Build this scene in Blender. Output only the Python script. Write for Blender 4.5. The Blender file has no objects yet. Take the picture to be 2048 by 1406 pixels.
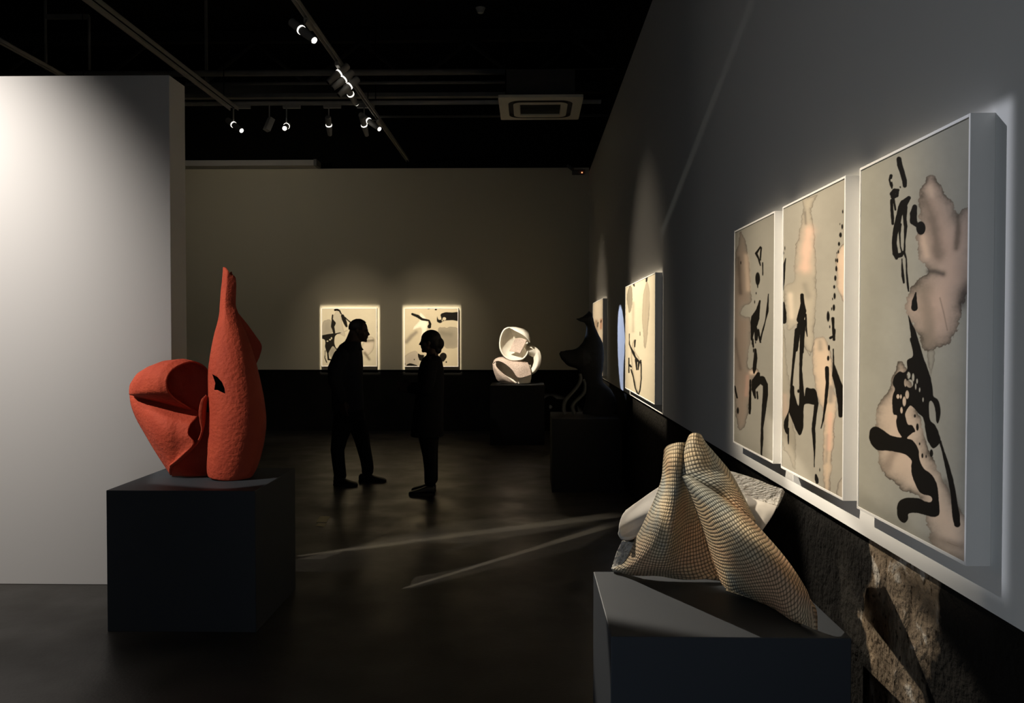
import bpy, bmesh, math, random
import numpy as np
from mathutils import Vector, Matrix, Euler

random.seed(4)
RNG = np.random.RandomState(7)
SC = bpy.context.scene
COL = SC.collection
W, H, F = 2048, 1406, 1700.0
EYE = Vector((0, 0, 1.59))
VPX, VPY = 1058.0, 668.0          # vanishing point of the room's depth axis
yaw = math.atan((VPX - W / 2) / F)
pitch = math.atan((H / 2 - VPY) / F)
ROT = Euler((math.pi / 2 - pitch, 0, 0)).to_matrix()
ROT = Matrix.Rotation(yaw, 3, 'Z') @ ROT

cam_d = bpy.data.cameras.new('camera')
cam = bpy.data.objects.new('camera', cam_d)
COL.objects.link(cam)
cam.location = EYE
cam.rotation_euler = ROT.to_euler()
cam_d.sensor_width = 36
cam_d.lens = 36 * F / W
cam_d.clip_start = 0.05
SC.camera = cam

def ray(px, py):
    return ROT @ Vector(((px - W / 2) / F, (H / 2 - py) / F, -1))
def at(px, py, Y):
    d = ray(px, py); return EYE + d * (Y / d.y)
def atX(px, py, X):
    d = ray(px, py); return EYE + d * (X / d.x)
def atZ(px, py, Z):
    d = ray(px, py); return EYE + d * ((Z - EYE.z) / d.z)

# ------------------------------------------------------------------ tags
def tag(o, label=None, cat=None, group=None, kind=None):
    if label: o['label'] = label
    if cat: o['category'] = cat
    if group: o['group'] = group
    if kind: o['kind'] = kind
    return o
def empty(name, loc):
    o = bpy.data.objects.new(name, None); COL.objects.link(o)
    o.location = loc; o.empty_display_size = 0.1
    return o

# ------------------------------------------------------------------ materials
def srgb(r, g, b):
    f = lambda c: (c / 255) / 12.92 if c <= 10 else ((c / 255 + 0.055) / 1.055) ** 2.4
    return (f(r), f(g), f(b), 1)
def mat(name, col, rough=0.7, spec=0.3, metal=0.0, noise=None, bump=None, emit=None, coord='Object'):
    """noise=(scale, colour2, detail) mixes a second colour; bump=(scale, strength)."""
    m = bpy.data.materials.new(name); m.use_nodes = True
    nt = m.node_tree; b = nt.nodes['Principled BSDF']
    b.inputs['Base Color'].default_value = col if len(col) == 4 else (*col, 1)
    b.inputs['Roughness'].default_value = rough
    b.inputs['Specular IOR Level'].default_value = spec
    b.inputs['Metallic'].default_value = metal
    tc = nt.nodes.new('ShaderNodeTexCoord')
    if noise:
        n = nt.nodes.new('ShaderNodeTexNoise'); n.inputs['Scale'].default_value = noise[0]
        n.inputs['Detail'].default_value = noise[2] if len(noise) > 2 else 5
        r = nt.nodes.new('ShaderNodeValToRGB')
        r.color_ramp.elements[0].position = 0.35; r.color_ramp.elements[1].position = 0.65
        r.color_ramp.elements[0].color = col if len(col) == 4 else (*col, 1)
        r.color_ramp.elements[1].color = noise[1] if len(noise[1]) == 4 else (*noise[1], 1)
        nt.links.new(tc.outputs[coord], n.inputs['Vector'])
        nt.links.new(n.outputs['Fac'], r.inputs['Fac'])
        nt.links.new(r.outputs['Color'], b.inputs['Base Color'])
    if bump:
        n2 = nt.nodes.new('ShaderNodeTexNoise'); n2.inputs['Scale'].default_value = bump[0]
        n2.inputs['Detail'].default_value = 6
        bp = nt.nodes.new('ShaderNodeBump'); bp.inputs['Strength'].default_value = bump[1]
        bp.inputs['Distance'].default_value = bump[2] if len(bump) > 2 else 0.01
        nt.links.new(tc.outputs[coord], n2.inputs['Vector'])
        nt.links.new(n2.outputs['Fac'], bp.inputs['Height'])
        nt.links.new(bp.outputs['Normal'], b.inputs['Normal'])
    if emit:
        b.inputs['Emission Color'].default_value = (*emit[0], 1)
        b.inputs['Emission Strength'].default_value = emit[1]
    return m

# ------------------------------------------------------------------ mesh builder
class MB:
    def __init__(s):
        s.v = []; s.f = []; s.uv = []; s.mi = []
    def add(s, verts, faces, uvs=None, mi=0):
        o = len(s.v)
        s.v += [tuple(p) for p in verts]
        for k, f in enumerate(faces):
            s.f.append(tuple(i + o for i in f))
            s.uv.append([uvs[i] for i in f] if uvs else [(0, 0)] * len(f))
            s.mi.append(mi)
    def box(s, lo, hi, mi=0):
        x0, y0, z0 = lo; x1, y1, z1 = hi
        v = [(x0, y0, z0), (x1, y0, z0), (x1, y1, z0), (x0, y1, z0), (x0, y0, z1), (x1, y0, z1), (x1, y1, z1), (x0, y1, z1)]
        s.add(v, [(3, 2, 1, 0), (4, 5, 6, 7), (0, 1, 5, 4), (1, 2, 6, 5), (2, 3, 7, 6), (3, 0, 4, 7)], mi=mi)
    def obox(s, c, ax, half, mi=0):
        """box about c with unit axes ax and half sizes"""
        c = Vector(c); v = []
        for dz in (-1, 1):
            for dx, dy in ((-1, -1), (1, -1), (1, 1), (-1, 1)):
                v.append(c + ax[0] * dx * half[0] + ax[1] * dy * half[1] + ax[2] * dz * half[2])
        s.add(v, [(3, 2, 1, 0), (4, 5, 6, 7), (0, 1, 5, 4), (1, 2, 6, 5), (2, 3, 7, 6), (3, 0, 4, 7)], mi=mi)
    def rings(s, rings, cap=True, closed=True, mi=0):
        n = len(rings[0]); v = [p for r in rings for p in r]; f = []
        for i in range(len(rings) - 1):
            for j in range(n if closed else n - 1):
                k = (j + 1) % n
                f.append((i * n + j, i * n + k, (i + 1) * n + k, (i + 1) * n + j))
        if cap:
            f.append(tuple(range(n - 1, -1, -1)))
            f.append(tuple((len(rings) - 1) * n + j for j in range(n)))
        s.add(v, f, mi=mi)
    def tube(s, pts, rad, seg=16, cap=True, mi=0):
        pts = [Vector(p) for p in pts]
        if not hasattr(rad, '__len__'): rad = [rad] * len(pts)
        rs = []; up = None
        for i, p in enumerate(pts):
            t = (pts[min(i + 1, len(pts) - 1)] - pts[max(i - 1, 0)]).normalized()
            if up is None:
                up = Vector((0, 0, 1)) if abs(t.z) < 0.9 else Vector((1, 0, 0))
            a = (up - t * up.dot(t)).normalized(); b = t.cross(a); up = a
            rs.append([p + a * math.cos(2 * math.pi * k / seg) * rad[i] + b * math.sin(2 * math.pi * k / seg) * rad[i] for k in range(seg)])
        s.rings(rs, cap, mi=mi)
    def sphere(s, c, r, seg=12, rg=8, rot=None):
        c = Vector(c)
        if not hasattr(r, '__len__'): r = (r, r, r)
        v = []; f = []
        for i in range(rg + 1):
            th = math.pi * i / rg
            for j in range(seg):
                ph = 2 * math.pi * j / seg
                p = Vector((r[0] * math.sin(th) * math.cos(ph), r[1] * math.sin(th) * math.sin(ph), r[2] * math.cos(th)))
                if rot is not None: p = rot @ p
                v.append(c + p)
        for i in range(rg):
            for j in range(seg):
                k = (j + 1) % seg
                f.append((i * seg + j, (i + 1) * seg + j, (i + 1) * seg + k, i * seg + k))
        s.add(v, f)
    def chain(s, pts, step=0.5):
        """spheres along a polyline of (point, radius): a fleshy limb for the remesher"""
        for (p, r), (q, t) in zip(pts[:-1], pts[1:]):
            p = Vector(p); q = Vector(q); L = (q - p).length
            n = max(1, int(L / (min(r, t) * step)))
            for i in range(n + 1):
                u = i / n; s.sphere(p.lerp(q, u), r + (t - r) * u, 12, 8)
    def sheet(s, P, th, mi=0, mi2=None, uvs=None):
        """P: array (r,c,3): a curved sheet given thickness th"""
        P = np.asarray(P, float); R, C, _ = P.shape
        du = np.gradient(P, axis=1); dv = np.gradient(P, axis=0)
        N = np.cross(du, dv); L = np.linalg.norm(N, axis=2, keepdims=True); L[L < 1e-12] = 1; N /= L
        A = (P + N * th / 2).reshape(-1, 3); B = (P - N * th / 2).reshape(-1, 3)
        if uvs is None:
            uvs = [(c / (C - 1), r / (R - 1)) for r in range(R) for c in range(C)]
        ix = lambda r, c: r * C + c
        f1 = [(ix(r, c), ix(r, c + 1), ix(r + 1, c + 1), ix(r + 1, c)) for r in range(R - 1) for c in range(C - 1)]
        n = R * C
        o = len(s.v)
        s.add(list(A) + list(B), f1, list(uvs) + list(uvs), mi)
        uu = list(uvs) + list(uvs)
        def raw(faces, m):
            for f in faces:
                s.f.append(tuple(i + o for i in f)); s.uv.append([uu[i] for i in f]); s.mi.append(m)
        raw([tuple(reversed([i + n for i in f])) for f in f1], mi if mi2 is None else mi2)
        e = []
        for c in range(C - 1):
            e.append((ix(0, c + 1), ix(0, c), ix(0, c) + n, ix(0, c + 1) + n))
            e.append((ix(R - 1, c), ix(R - 1, c + 1), ix(R - 1, c + 1) + n, ix(R - 1, c) + n))
        for r in range(R - 1):
            e.append((ix(r, 0), ix(r + 1, 0), ix(r + 1, 0) + n, ix(r, 0) + n))
            e.append((ix(r + 1, C - 1), ix(r, C - 1), ix(r, C - 1) + n, ix(r + 1, C - 1) + n))
        raw(e, mi)
    def build(s, name, mats, parent=None, smooth=False, bevel=0, uv=False, remesh=None, smoothit=0):
        me = bpy.data.meshes.new(name)
        org = parent_world(parent) if parent else Vector((0, 0, 0))
        me.from_pydata([(p[0] - org.x, p[1] - org.y, p[2] - org.z) for p in s.v], [], s.f)
        if uv:
            l = me.uv_layers.new(name='UVMap')
            flat = [c for f in s.uv for q in f for c in q]
            l.data.foreach_set('uv', flat)
        if not isinstance(mats, (list, tuple)): mats = [mats]
        for m in mats: me.materials.append(m)
        me.polygons.foreach_set('material_index', s.mi)
        if smooth: me.polygons.foreach_set('use_smooth', [True] * len(me.polygons))
        me.update()
        o = bpy.data.objects.new(name, me); COL.objects.link(o)
        if parent: o.parent = parent
        if remesh:
            md = o.modifiers.new('r', 'REMESH'); md.mode = 'VOXEL'; md.voxel_size = remesh; md.use_smooth_shade = True
            if smoothit:
                ms = o.modifiers.new('s', 'SMOOTH'); ms.iterations = smoothit; ms.factor = 0.5
            dg = bpy.context.evaluated_depsgraph_get()
            nm = bpy.data.meshes.new_from_object(o.evaluated_get(dg))
            o.modifiers.clear(); o.data = nm; nm.name = name
            nm.materials.clear()
            for m in mats: nm.materials.append(m)
            nm.polygons.foreach_set('use_smooth', [True] * len(nm.polygons))
        if bevel:
            md = o.modifiers.new('bevel', 'BEVEL'); md.width = bevel; md.segments = 2; md.limit_method = 'ANGLE'
        return o
def parent_world(p):
    v = Vector((0, 0, 0))
    while p: v += p.location; p = p.parent
    return v

# ------------------------------------------------------------------ curves and patches
def catmull(P, n):
    """P (k,d) -> n samples along a Catmull-Rom spline through all points"""
    P = np.asarray(P, float); k = len(P)
    E = np.vstack([2 * P[0] - P[1], P, 2 * P[-1] - P[-2]])
    t = np.linspace(0, k - 1, n); i = np.clip(t.astype(int), 0, k - 2); u = (t - i)[:, None]
    a, b, c, d = E[i], E[i + 1], E[i + 2], E[i + 3]
    return 0.5 * (2 * b + (c - a) * u + (2 * a - 5 * b + 4 * c - d) * u ** 2 + (3 * b - a - 3 * c + d) * u ** 3)
def catmull_closed(P, n):
    P = np.asarray(P, float); k = len(P)
    t = np.linspace(0, k, n, endpoint=False); i = t.astype(int) % k; u = (t - t.astype(int))[:, None]
    a, b, c, d = P[(i - 1) % k], P[i], P[(i + 1) % k], P[(i + 2) % k]
    return 0.5 * (2 * b + (c - a) * u + (2 * a - 5 * b + 4 * c - d) * u ** 2 + (3 * b - a - 3 * c + d) * u ** 3)
def patch(grid, nr, nc):
    """control grid [r][c] of 3-D points -> smooth (nr,nc,3) surface"""
    G = np.asarray([[list(p) for p in r] for r in grid], float)
    rows = np.stack([catmull(G[r], nc) for r in range(G.shape[0])])
    return np.stack([catmull(rows[:, c], nr) for c in range(nc)], axis=1)
# ================================================================== ROOM
WX = 0.972            # right wall face
BY = 13.85            # back wall face
TOP = 4.22            # top of the white walls
TOPB = 4.285
DZ = 1.005            # top of the dark dado band
M_wall = mat('white_paint', (0.74, 0.73, 0.70), 0.9, 0.1, bump=(220, 0.05, 0.002))
M_wallb = mat('white_paint_back', (0.68, 0.63, 0.48), 0.9, 0.1, bump=(220, 0.05, 0.002))
M_black = mat('black_ceiling_paint', (0.006, 0.006, 0.0055), 0.9, 0.1)
M_pipe = mat('grey_painted_metal', (0.20, 0.195, 0.18), 0.6, 0.3, noise=(4, (0.15, 0.147, 0.137)))
M_dadoB = mat('dark_dado', (0.006, 0.006, 0.0055), 0.9, 0.1, noise=(3, (0.010, 0.0095, 0.008)), bump=(12, 0.3, 0.02))

def dado_mat():
    m = mat('rough_old_plaster', (0.05, 0.04, 0.03), 0.95, 0.05)
    nt = m.node_tree; b = nt.nodes['Principled BSDF']; L = nt.links.new
    tc = nt.nodes.new('ShaderNodeTexCoord')
    n1 = nt.nodes.new('ShaderNodeTexNoise'); n1.inputs['Scale'].default_value = 9; n1.inputs['Detail'].default_value = 8
    n1.inputs['Distortion'].default_value = 0.8
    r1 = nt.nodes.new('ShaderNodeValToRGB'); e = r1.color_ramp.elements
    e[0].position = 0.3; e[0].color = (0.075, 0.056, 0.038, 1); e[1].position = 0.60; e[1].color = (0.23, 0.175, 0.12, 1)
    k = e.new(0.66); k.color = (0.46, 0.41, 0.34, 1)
    n2 = nt.nodes.new('ShaderNodeTexNoise'); n2.inputs['Scale'].default_value = 45; n2.inputs['Detail'].default_value = 6
    r2 = nt.nodes.new('ShaderNodeValToRGB'); r2.color_ramp.elements[0].position = 0.33; r2.color_ramp.elements[1].position = 0.42
    r2.color_ramp.elements[0].color = (0.2, 0.18, 0.16, 1)
    mx = nt.nodes.new('ShaderNodeMix'); mx.data_type = 'RGBA'; mx.blend_type = 'MULTIPLY'; mx.inputs[0].default_value = 1
    L(tc.outputs['Object'], n1.inputs['Vector']); L(tc.outputs['Object'], n2.inputs['Vector'])
    L(n1.outputs['Fac'], r1.inputs['Fac']); L(n2.outputs['Fac'], r2.inputs['Fac'])
    L(r1.outputs['Color'], mx.inputs[6]); L(r2.outputs['Color'], mx.inputs[7])
    # paler plaster colour painted where the lamp pool falls, to brighten that pool
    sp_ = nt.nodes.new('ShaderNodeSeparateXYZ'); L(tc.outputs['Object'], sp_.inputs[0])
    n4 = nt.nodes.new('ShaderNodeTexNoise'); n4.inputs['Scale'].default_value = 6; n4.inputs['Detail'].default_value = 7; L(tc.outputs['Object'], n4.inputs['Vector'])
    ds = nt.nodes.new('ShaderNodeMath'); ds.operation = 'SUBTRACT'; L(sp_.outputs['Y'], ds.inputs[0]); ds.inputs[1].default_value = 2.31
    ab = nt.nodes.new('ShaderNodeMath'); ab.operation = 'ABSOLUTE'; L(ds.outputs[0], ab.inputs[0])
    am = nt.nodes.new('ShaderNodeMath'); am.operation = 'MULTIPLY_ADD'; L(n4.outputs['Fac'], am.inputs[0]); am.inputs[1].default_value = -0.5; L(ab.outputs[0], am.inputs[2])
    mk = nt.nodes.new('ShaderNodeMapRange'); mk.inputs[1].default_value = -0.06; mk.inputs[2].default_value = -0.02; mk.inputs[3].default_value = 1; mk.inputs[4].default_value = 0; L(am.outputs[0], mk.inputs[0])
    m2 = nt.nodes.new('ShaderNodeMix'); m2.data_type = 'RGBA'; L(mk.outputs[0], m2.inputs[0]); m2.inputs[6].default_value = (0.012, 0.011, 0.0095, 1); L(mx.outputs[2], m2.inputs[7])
    L(m2.outputs[2], b.inputs['Base Color'])
    bp = nt.nodes.new('ShaderNodeBump'); bp.inputs['Strength'].default_value = 0.9; bp.inputs['Distance'].default_value = 0.03
    ad = nt.nodes.new('ShaderNodeMath'); ad.operation = 'MULTIPLY_ADD'; ad.inputs[1].default_value = 0.5
    L(n2.outputs['Fac'], ad.inputs[0]); L(n1.outputs['Fac'], ad.inputs[2])
    L(ad.outputs[0], bp.inputs['Height']); L(bp.outputs['Normal'], b.inputs['Normal'])
    return m
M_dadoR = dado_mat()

def floor_mat():
    m = mat('polished_dark_concrete', (0.03, 0.028, 0.025), 0.35, 0.4)
    nt = m.node_tree; b = nt.nodes['Principled BSDF']; L = nt.links.new
    tc = nt.nodes.new('ShaderNodeTexCoord')
    n1 = nt.nodes.new('ShaderNodeTexNoise'); n1.inputs['Scale'].default_value = 0.9; n1.inputs['Detail'].default_value = 9
    r1 = nt.nodes.new('ShaderNodeValToRGB'); e = r1.color_ramp.elements
    e[0].position = 0.35; e[0].color = (0.028, 0.026, 0.0225, 1); e[1].position = 0.7; e[1].color = (0.050, 0.046, 0.039, 1)
    n2 = nt.nodes.new('ShaderNodeTexNoise'); n2.inputs['Scale'].default_value = 2.3; n2.inputs['Detail'].default_value = 8
    mr = nt.nodes.new('ShaderNodeMapRange'); mr.inputs[1].default_value = 0.3; mr.inputs[2].default_value = 0.7
    mr.inputs[3].default_value = 0.28; mr.inputs[4].default_value = 0.5
    n3 = nt.nodes.new('ShaderNodeTexNoise'); n3.inputs['Scale'].default_value = 60; n3.inputs['Detail'].default_value = 4
    bp = nt.nodes.new('ShaderNodeBump'); bp.inputs['Strength'].default_value = 0.08; bp.inputs['Distance'].default_value = 0.01
    for n in (n1, n2, n3): L(tc.outputs['Object'], n.inputs['Vector'])
    L(n1.outputs['Fac'], r1.inputs['Fac']); L(r1.outputs['Color'], b.inputs['Base Color'])
    L(n2.outputs['Fac'], mr.inputs[0]); L(mr.outputs[0], b.inputs['Roughness'])
    L(n3.outputs['Fac'], bp.inputs['Height']); L(bp.outputs['Normal'], b.inputs['Normal'])
    return m
M_floor = floor_mat()

def struct(name, mb, m, **k):
    o = mb.build(name, m, **k); o['kind'] = 'structure'; return o
b = MB(); b.box((-10, -7, -0.1), (1.4, 14.6, 0)); struct('floor', b, M_floor)
b = MB(); b.box((-10, -7, 6.0), (1.4, 14.6, 6.1)); struct('ceiling', b, M_black)
# right wall: a white lining panel standing 3 cm proud of the old rough wall
b = MB(); b.box((WX, -7, DZ), (WX + 0.10, BY + 0.3, TOP)); struct('wall_right', b, M_wall)
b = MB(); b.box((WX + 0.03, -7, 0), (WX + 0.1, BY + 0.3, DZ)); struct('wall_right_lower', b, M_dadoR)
b = MB(); b.box((WX + 0.10, -7, 0), (WX + 0.3, BY + 0.6, 6.0)); struct('wall_right_outer', b, M_black)
# back wall
b = MB(); b.box((-10, BY, DZ), (WX, BY + 0.1, TOPB)); struct('wall_back', b, M_wallb)
b = MB(); b.box((-10, BY + 0.03, 0), (WX + 0.03, BY + 0.1, DZ)); struct('wall_back_lower', b, M_dadoB)
b = MB(); b.box((-10, BY + 0.1, 0), (WX + 0.1, BY + 0.4, 6.0)); struct('wall_back_outer', b, M_black)
b = MB(); b.box((-10.2, -7, 0), (-10, 14.6, 6.0)); struct('wall_left', b, M_black)
# free-standing partition on the left
PYF = atZ(150, 1169, 0).y
pxr = at(343, 700, PYF).x
pz = at(200, 151, PYF).z
b = MB(); b.box((-6.2, PYF, 0), (pxr, PYF + 0.24, pz)); struct('wall_partition', b, M_wall, bevel=0.003)

# ------------------------------------------------------------------ plinths
M_pl = mat('plinth_blue_black', (0.032, 0.038, 0.047), 0.6, 0.3, noise=(6, (0.034, 0.040, 0.048)))
M_pl2 = mat('plinth_black', (0.010, 0.0105, 0.011), 0.7, 0.25, noise=(6, (0.012, 0.012, 0.0125)))
def plinth(x0, x1, y0, y1, h, label, m=M_pl):
    b = MB(); c = Vector(((x0 + x1) / 2, (y0 + y1) / 2, 0))
    o = bpy.data.objects.new('plinth', None)
    bb = MB(); bb.box((x0 - c.x, y0 - c.y, 0), (x1 - c.x, y1 - c.y, h))
    o = bb.build('plinth', m, bevel=0.003); o.location = c
    return tag(o, label, 'plinth')
# red sculpture's plinth
rA = atZ(215, 1263, 0); rB = atZ(514, 1263, 0)
R_H = at(300, 981, rA.y).z
ry1 = PYF - 0.07
R_Y0 = rA.y
plinth(rA.x, rB.x, rA.y, ry1, R_H, 'dark blue-black square plinth carrying the red folded sculpture')
# mesh sculpture's plinth
G_H = 0.80
gA = atZ(1222, 1273, G_H); gB = atZ(1700, 1273, G_H); gC = atZ(1183, 1143, G_H)
plinth(gA.x, gB.x, gA.y, gC.y, G_H, 'dark blue-black plinth in the near corner carrying the woven clay sculpture')
# white sculpture's plinth
wA = atZ(980, 890, 0); wB = atZ(1089, 890, 0)
W_H = at(1030, 771, wA.y).z
plinth(wA.x, wB.x, wA.y, wA.y + 0.78, W_H, 'black plinth near the back wall carrying the white looping sculpture', M_pl2)
# dark sculpture's plinth
dA = atZ(1104, 985, 0)
D_H = at(1150, 838, dA.y).z
plinth(dA.x, WX - 0.06, dA.y, dA.y + 0.78, D_H, 'black plinth against the right wall carrying the dark animal-like sculpture', M_pl2)

# ------------------------------------------------------------------ ceiling services
def at_z(px, py, z): return atZ(px, py, z)
def bar(name, p0, p1, w, h, m, label, cat, group=None, round_=False):
    mb = MB(); p0 = Vector(p0); p1 = Vector(p1); c = (p0 + p1) / 2
    if round_:
        mb.tube([p0 - c, p1 - c], w / 2, 14)
    else:
        t = (p1 - p0).normalized(); up = Vector((0, 0, 1)) if abs(t.z) < 0.9 else Vector((0, 1, 0))
        s = t.cross(up).normalized(); u = s.cross(t)
        mb.obox((0, 0, 0), (t, s, u), ((p1 - p0).length / 2, w / 2, h / 2))
    o = mb.build(name, m, smooth=round_); o.location = c
    if round_: o.data.polygons.foreach_set('use_smooth', [len(p.vertices) == 4 for p in o.data.polygons])
    return tag(o, label, cat, group)
TZ = 4.40
M_track = mat('track_grey', (0.42, 0.41, 0.38), 0.55, 0.3, noise=(8, (0.36, 0.35, 0.32)))
def track(name, p0, p1, w, label):
    root = empty(name, Vector(p0)); tag(root, label, 'lighting track')
    p0 = Vector(p0); p1 = Vector(p1); t = (p1 - p0).normalized(); s = t.cross(Vector((0, 0, 1))).normalized()
    z = Vector((0, 0, 1)); L = (p1 - p0).length; c = (p0 + p1) / 2
    b = MB()
    b.obox(c + z * 0.018, (t, s, z), (L / 2, w / 2, 0.004))
    for k in (-1, 1): b.obox(c + s * k * (w / 2 - 0.004), (t, s, z), (L / 2, 0.004, 0.022))
    b.build('channel', M_track, root)
    b = MB(); b.obox(c + z * 0.008, (t, s, z), (L / 2, 0.003, 0.006)); b.build('conductor', M_black, root)
    n = max(2, int(L / 2.4))
    for i in range(n + 1):
        q = p0.lerp(p1, (i + 0.15) / (n + 0.3))
        b = MB(); b.tube([q + z * 0.02, q + z * (6.0 - q.z)], 0.006, 8); b.build('hanger_rod', M_black, root)
    return root
XT1 = -1.965
track('lighting_track', (XT1, -4.5, TZ), (XT1, BY - 0.05, TZ), 0.045, 'long lighting track running to the back wall with the cluster of spotlights')
XT2 = -3.68
track('lighting_track', (XT2, -4.5, TZ), (XT2, 10.6, TZ), 0.11, 'wide track beam running back above the white partition corner')
YC = 10.72
track('lighting_track', (-7.5, YC, TZ + 0.10), (0.9, YC, TZ + 0.10), 0.06, 'lighting track running crosswise behind the partition with five spotlights')
track('lighting_track', (-5.07, -3, TZ), (-5.07, 10.0, TZ), 0.05, 'thin lighting track at the far left running over the partition')
M_dk = mat('dark_conduit', (0.07, 0.068, 0.06), 0.6, 0.3)
def xbar(y, px0, px1, z, w, h, label, cat, rnd=False, m=M_pipe):
    Y = atZ(1024, y, z).y
    return bar('ceiling_pipe' if rnd else 'cable_tray', (at(px0, y, Y).x, Y, z), (at(px1, y, Y).x, Y, z), w, h, m, label, cat, round_=rnd)
xbar(143, -120, 1010, 4.75, 0.075, 0.075, 'thick grey pipe nearest of the crosswise ceiling pipes', 'pipe', True)
xbar(164, 372, 1010, 4.70, 0.04, 0.04, 'thin pipe running crosswise between the thick pipe and the flat tray', 'pipe', True, M_pipe)
xbar(190, -40, 1010, 4.66, 0.10, 0.05, 'flat cable tray running crosswise just before the spotlight track', 'tray')
xbar(139, 700, 1345, 4.9, 0.02, 0.02, 'thin conduit running crosswise to the right wall above the air conditioner', 'conduit', True, M_dk)
xbar(232, 760, 1250, 4.36, 0.03, 0.03, 'low conduit running crosswise behind the ceiling air conditioner', 'conduit', True, M_dk)
# rods and a hanging frame over the partition
Yr = atZ(1024, 143, 4.75).y
def vrod(px, py, Y, label):
    p = at(px, py, Y); return bar('hanger_rod', p, (p.x, p.y, 6.0), 0.03, 0.03, M_pipe, label, 'rod')
vrod(413, 165, Yr + 0.3, 'vertical hanger rod dropping to the pipes behind the partition corner')
fr = empty('hanging_frame', at(92, 140, Yr - 0.4)); tag(fr, 'thin hanging rectangular frame of rods above the white partition', 'frame')
p1 = at(92, 140, Yr - 0.4); p2 = at(179, 140, Yr - 0.4); q1 = at(92, 34, Yr - 0.4)
for p in (p1, p2):
    b = MB(); b.tube([p, (p.x, p.y, 6.0 if p is p1 else q1.z)], 0.016, 8); b.build('upright', M_pipe, fr)
b = MB(); b.obox(((p1.x + p2.x) / 2, p1.y, q1.z), (Vector((1, 0, 0)), Vector((0, 1, 0)), Vector((0, 0, 1))), ((p2.x - p1.x) / 2, 0.02, 0.025)); b.build('crossbar', M_pipe, fr)
# roof trusses, nearly lost in the dark
M_truss = mat('truss_black', (0.020, 0.020, 0.018), 0.7, 0.2)
for i, y in enumerate((7.8, 12.3)):
    t = empty('roof_truss', (-4.5, y, 5.2)); tag(t, ('dark roof truss crossing before the air conditioner', 'dark roof truss crossing nearest the back wall')[i], 'truss')
    b = MB()
    b.box((-10, y - 0.06, 5.05), (WX + 0.1, y + 0.06, 5.2)); b.build('lower_chord', M_truss, t)
    b = MB(); b.box((-10, y - 0.06, 5.8), (WX + 0.1, y + 0.06, 5.95)); b.build('upper_chord', M_truss, t)
    for k in range(7):
        x = -9.4 + k * 1.55
        b = MB(); b.tube([(x, y, 5.2), (x + 0.78, y, 5.8)], 0.035, 8); b.build('brace', M_truss, t)
        b = MB(); b.tube([(x + 0.78, y, 5.8), (x + 1.55, y, 5.2)], 0.035, 8); b.build('brace', M_truss, t)
# long grey light trough on top of the back wall
c0 = at(300, 327, BY - 0.25); c1 = at(631, 327, BY - 0.25)
lb = empty('wall_trough', ((c0.x + c1.x) / 2, BY - 0.2, c0.z)); tag(lb, 'long grey box trough along the top of the back wall', 'trough')
b = MB(); b.box((c0.x, BY - 0.27, c0.z - 0.045), (c1.x, BY - 0.02, c0.z + 0.045)); b.build('box', mat('trough_grey', (0.50, 0.48, 0.44), 0.7, 0.2), lb, bevel=0.004)
b = MB(); b.box((c1.x - 0.02, BY - 0.30, c0.z - 0.05), (c1.x + 0.03, BY - 0.01, c0.z + 0.05)); b.build('end_cap', M_pipe, lb, bevel=0.004)
# smoke detector
sd = at(961, 20, 9.0)
s = empty('smoke_detector', sd); tag(s, 'small round smoke detector high under the black ceiling', 'smoke detector')
b = MB(); b.tube([sd + Vector((0, 0, -0.03)), sd + Vector((0, 0, 0.02))], [0.03, 0.052], 20); b.build('sensor_head', mat('detector_plastic', (0.28, 0.28, 0.26), 0.5, 0.3), s)
b = MB(); b.tube([sd + Vector((0, 0, 0.02)), Vector((sd.x, sd.y, 6.0))], 0.008, 8); b.build('conduit', M_black, s)
# motion sensor with a red lamp, high in the far corner
sp = at(1157, 344, BY - 0.06)
s = empty('alarm_sensor', sp); tag(s, 'small alarm box with a glowing red dot in the far top corner', 'alarm')
M_dev = mat('device_grey', (0.12, 0.12, 0.11), 0.5, 0.3)
b = MB(); b.box((sp.x - 0.10, BY - 0.07, sp.z - 0.035), (sp.x + 0.10, BY + 0.003, sp.z + 0.035)); b.build('housing', M_dev, s, bevel=0.006)
b = MB(); b.tube([sp + Vector((-0.17, -0.02, 0.10)), sp + Vector((-0.10, -0.12, 0.02))], 0.028, 12); b.build('camera_barrel', M_dev, s)
b = MB(); b.tube([sp + Vector((-0.17, -0.02, 0.10)), sp + Vector((-0.17, 0.06, 0.10))], 0.01, 8); b.build('bracket', M_dev, s)
lp = at(1164, 345, BY - 0.075)
b = MB(); b.sphere(lp, 0.009); b.build('red_lamp', mat('red_led', (0.8, 0.1, 0.03), 0.4, 0.3, emit=((1, 0.25, 0.1), 4)), s)
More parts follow.
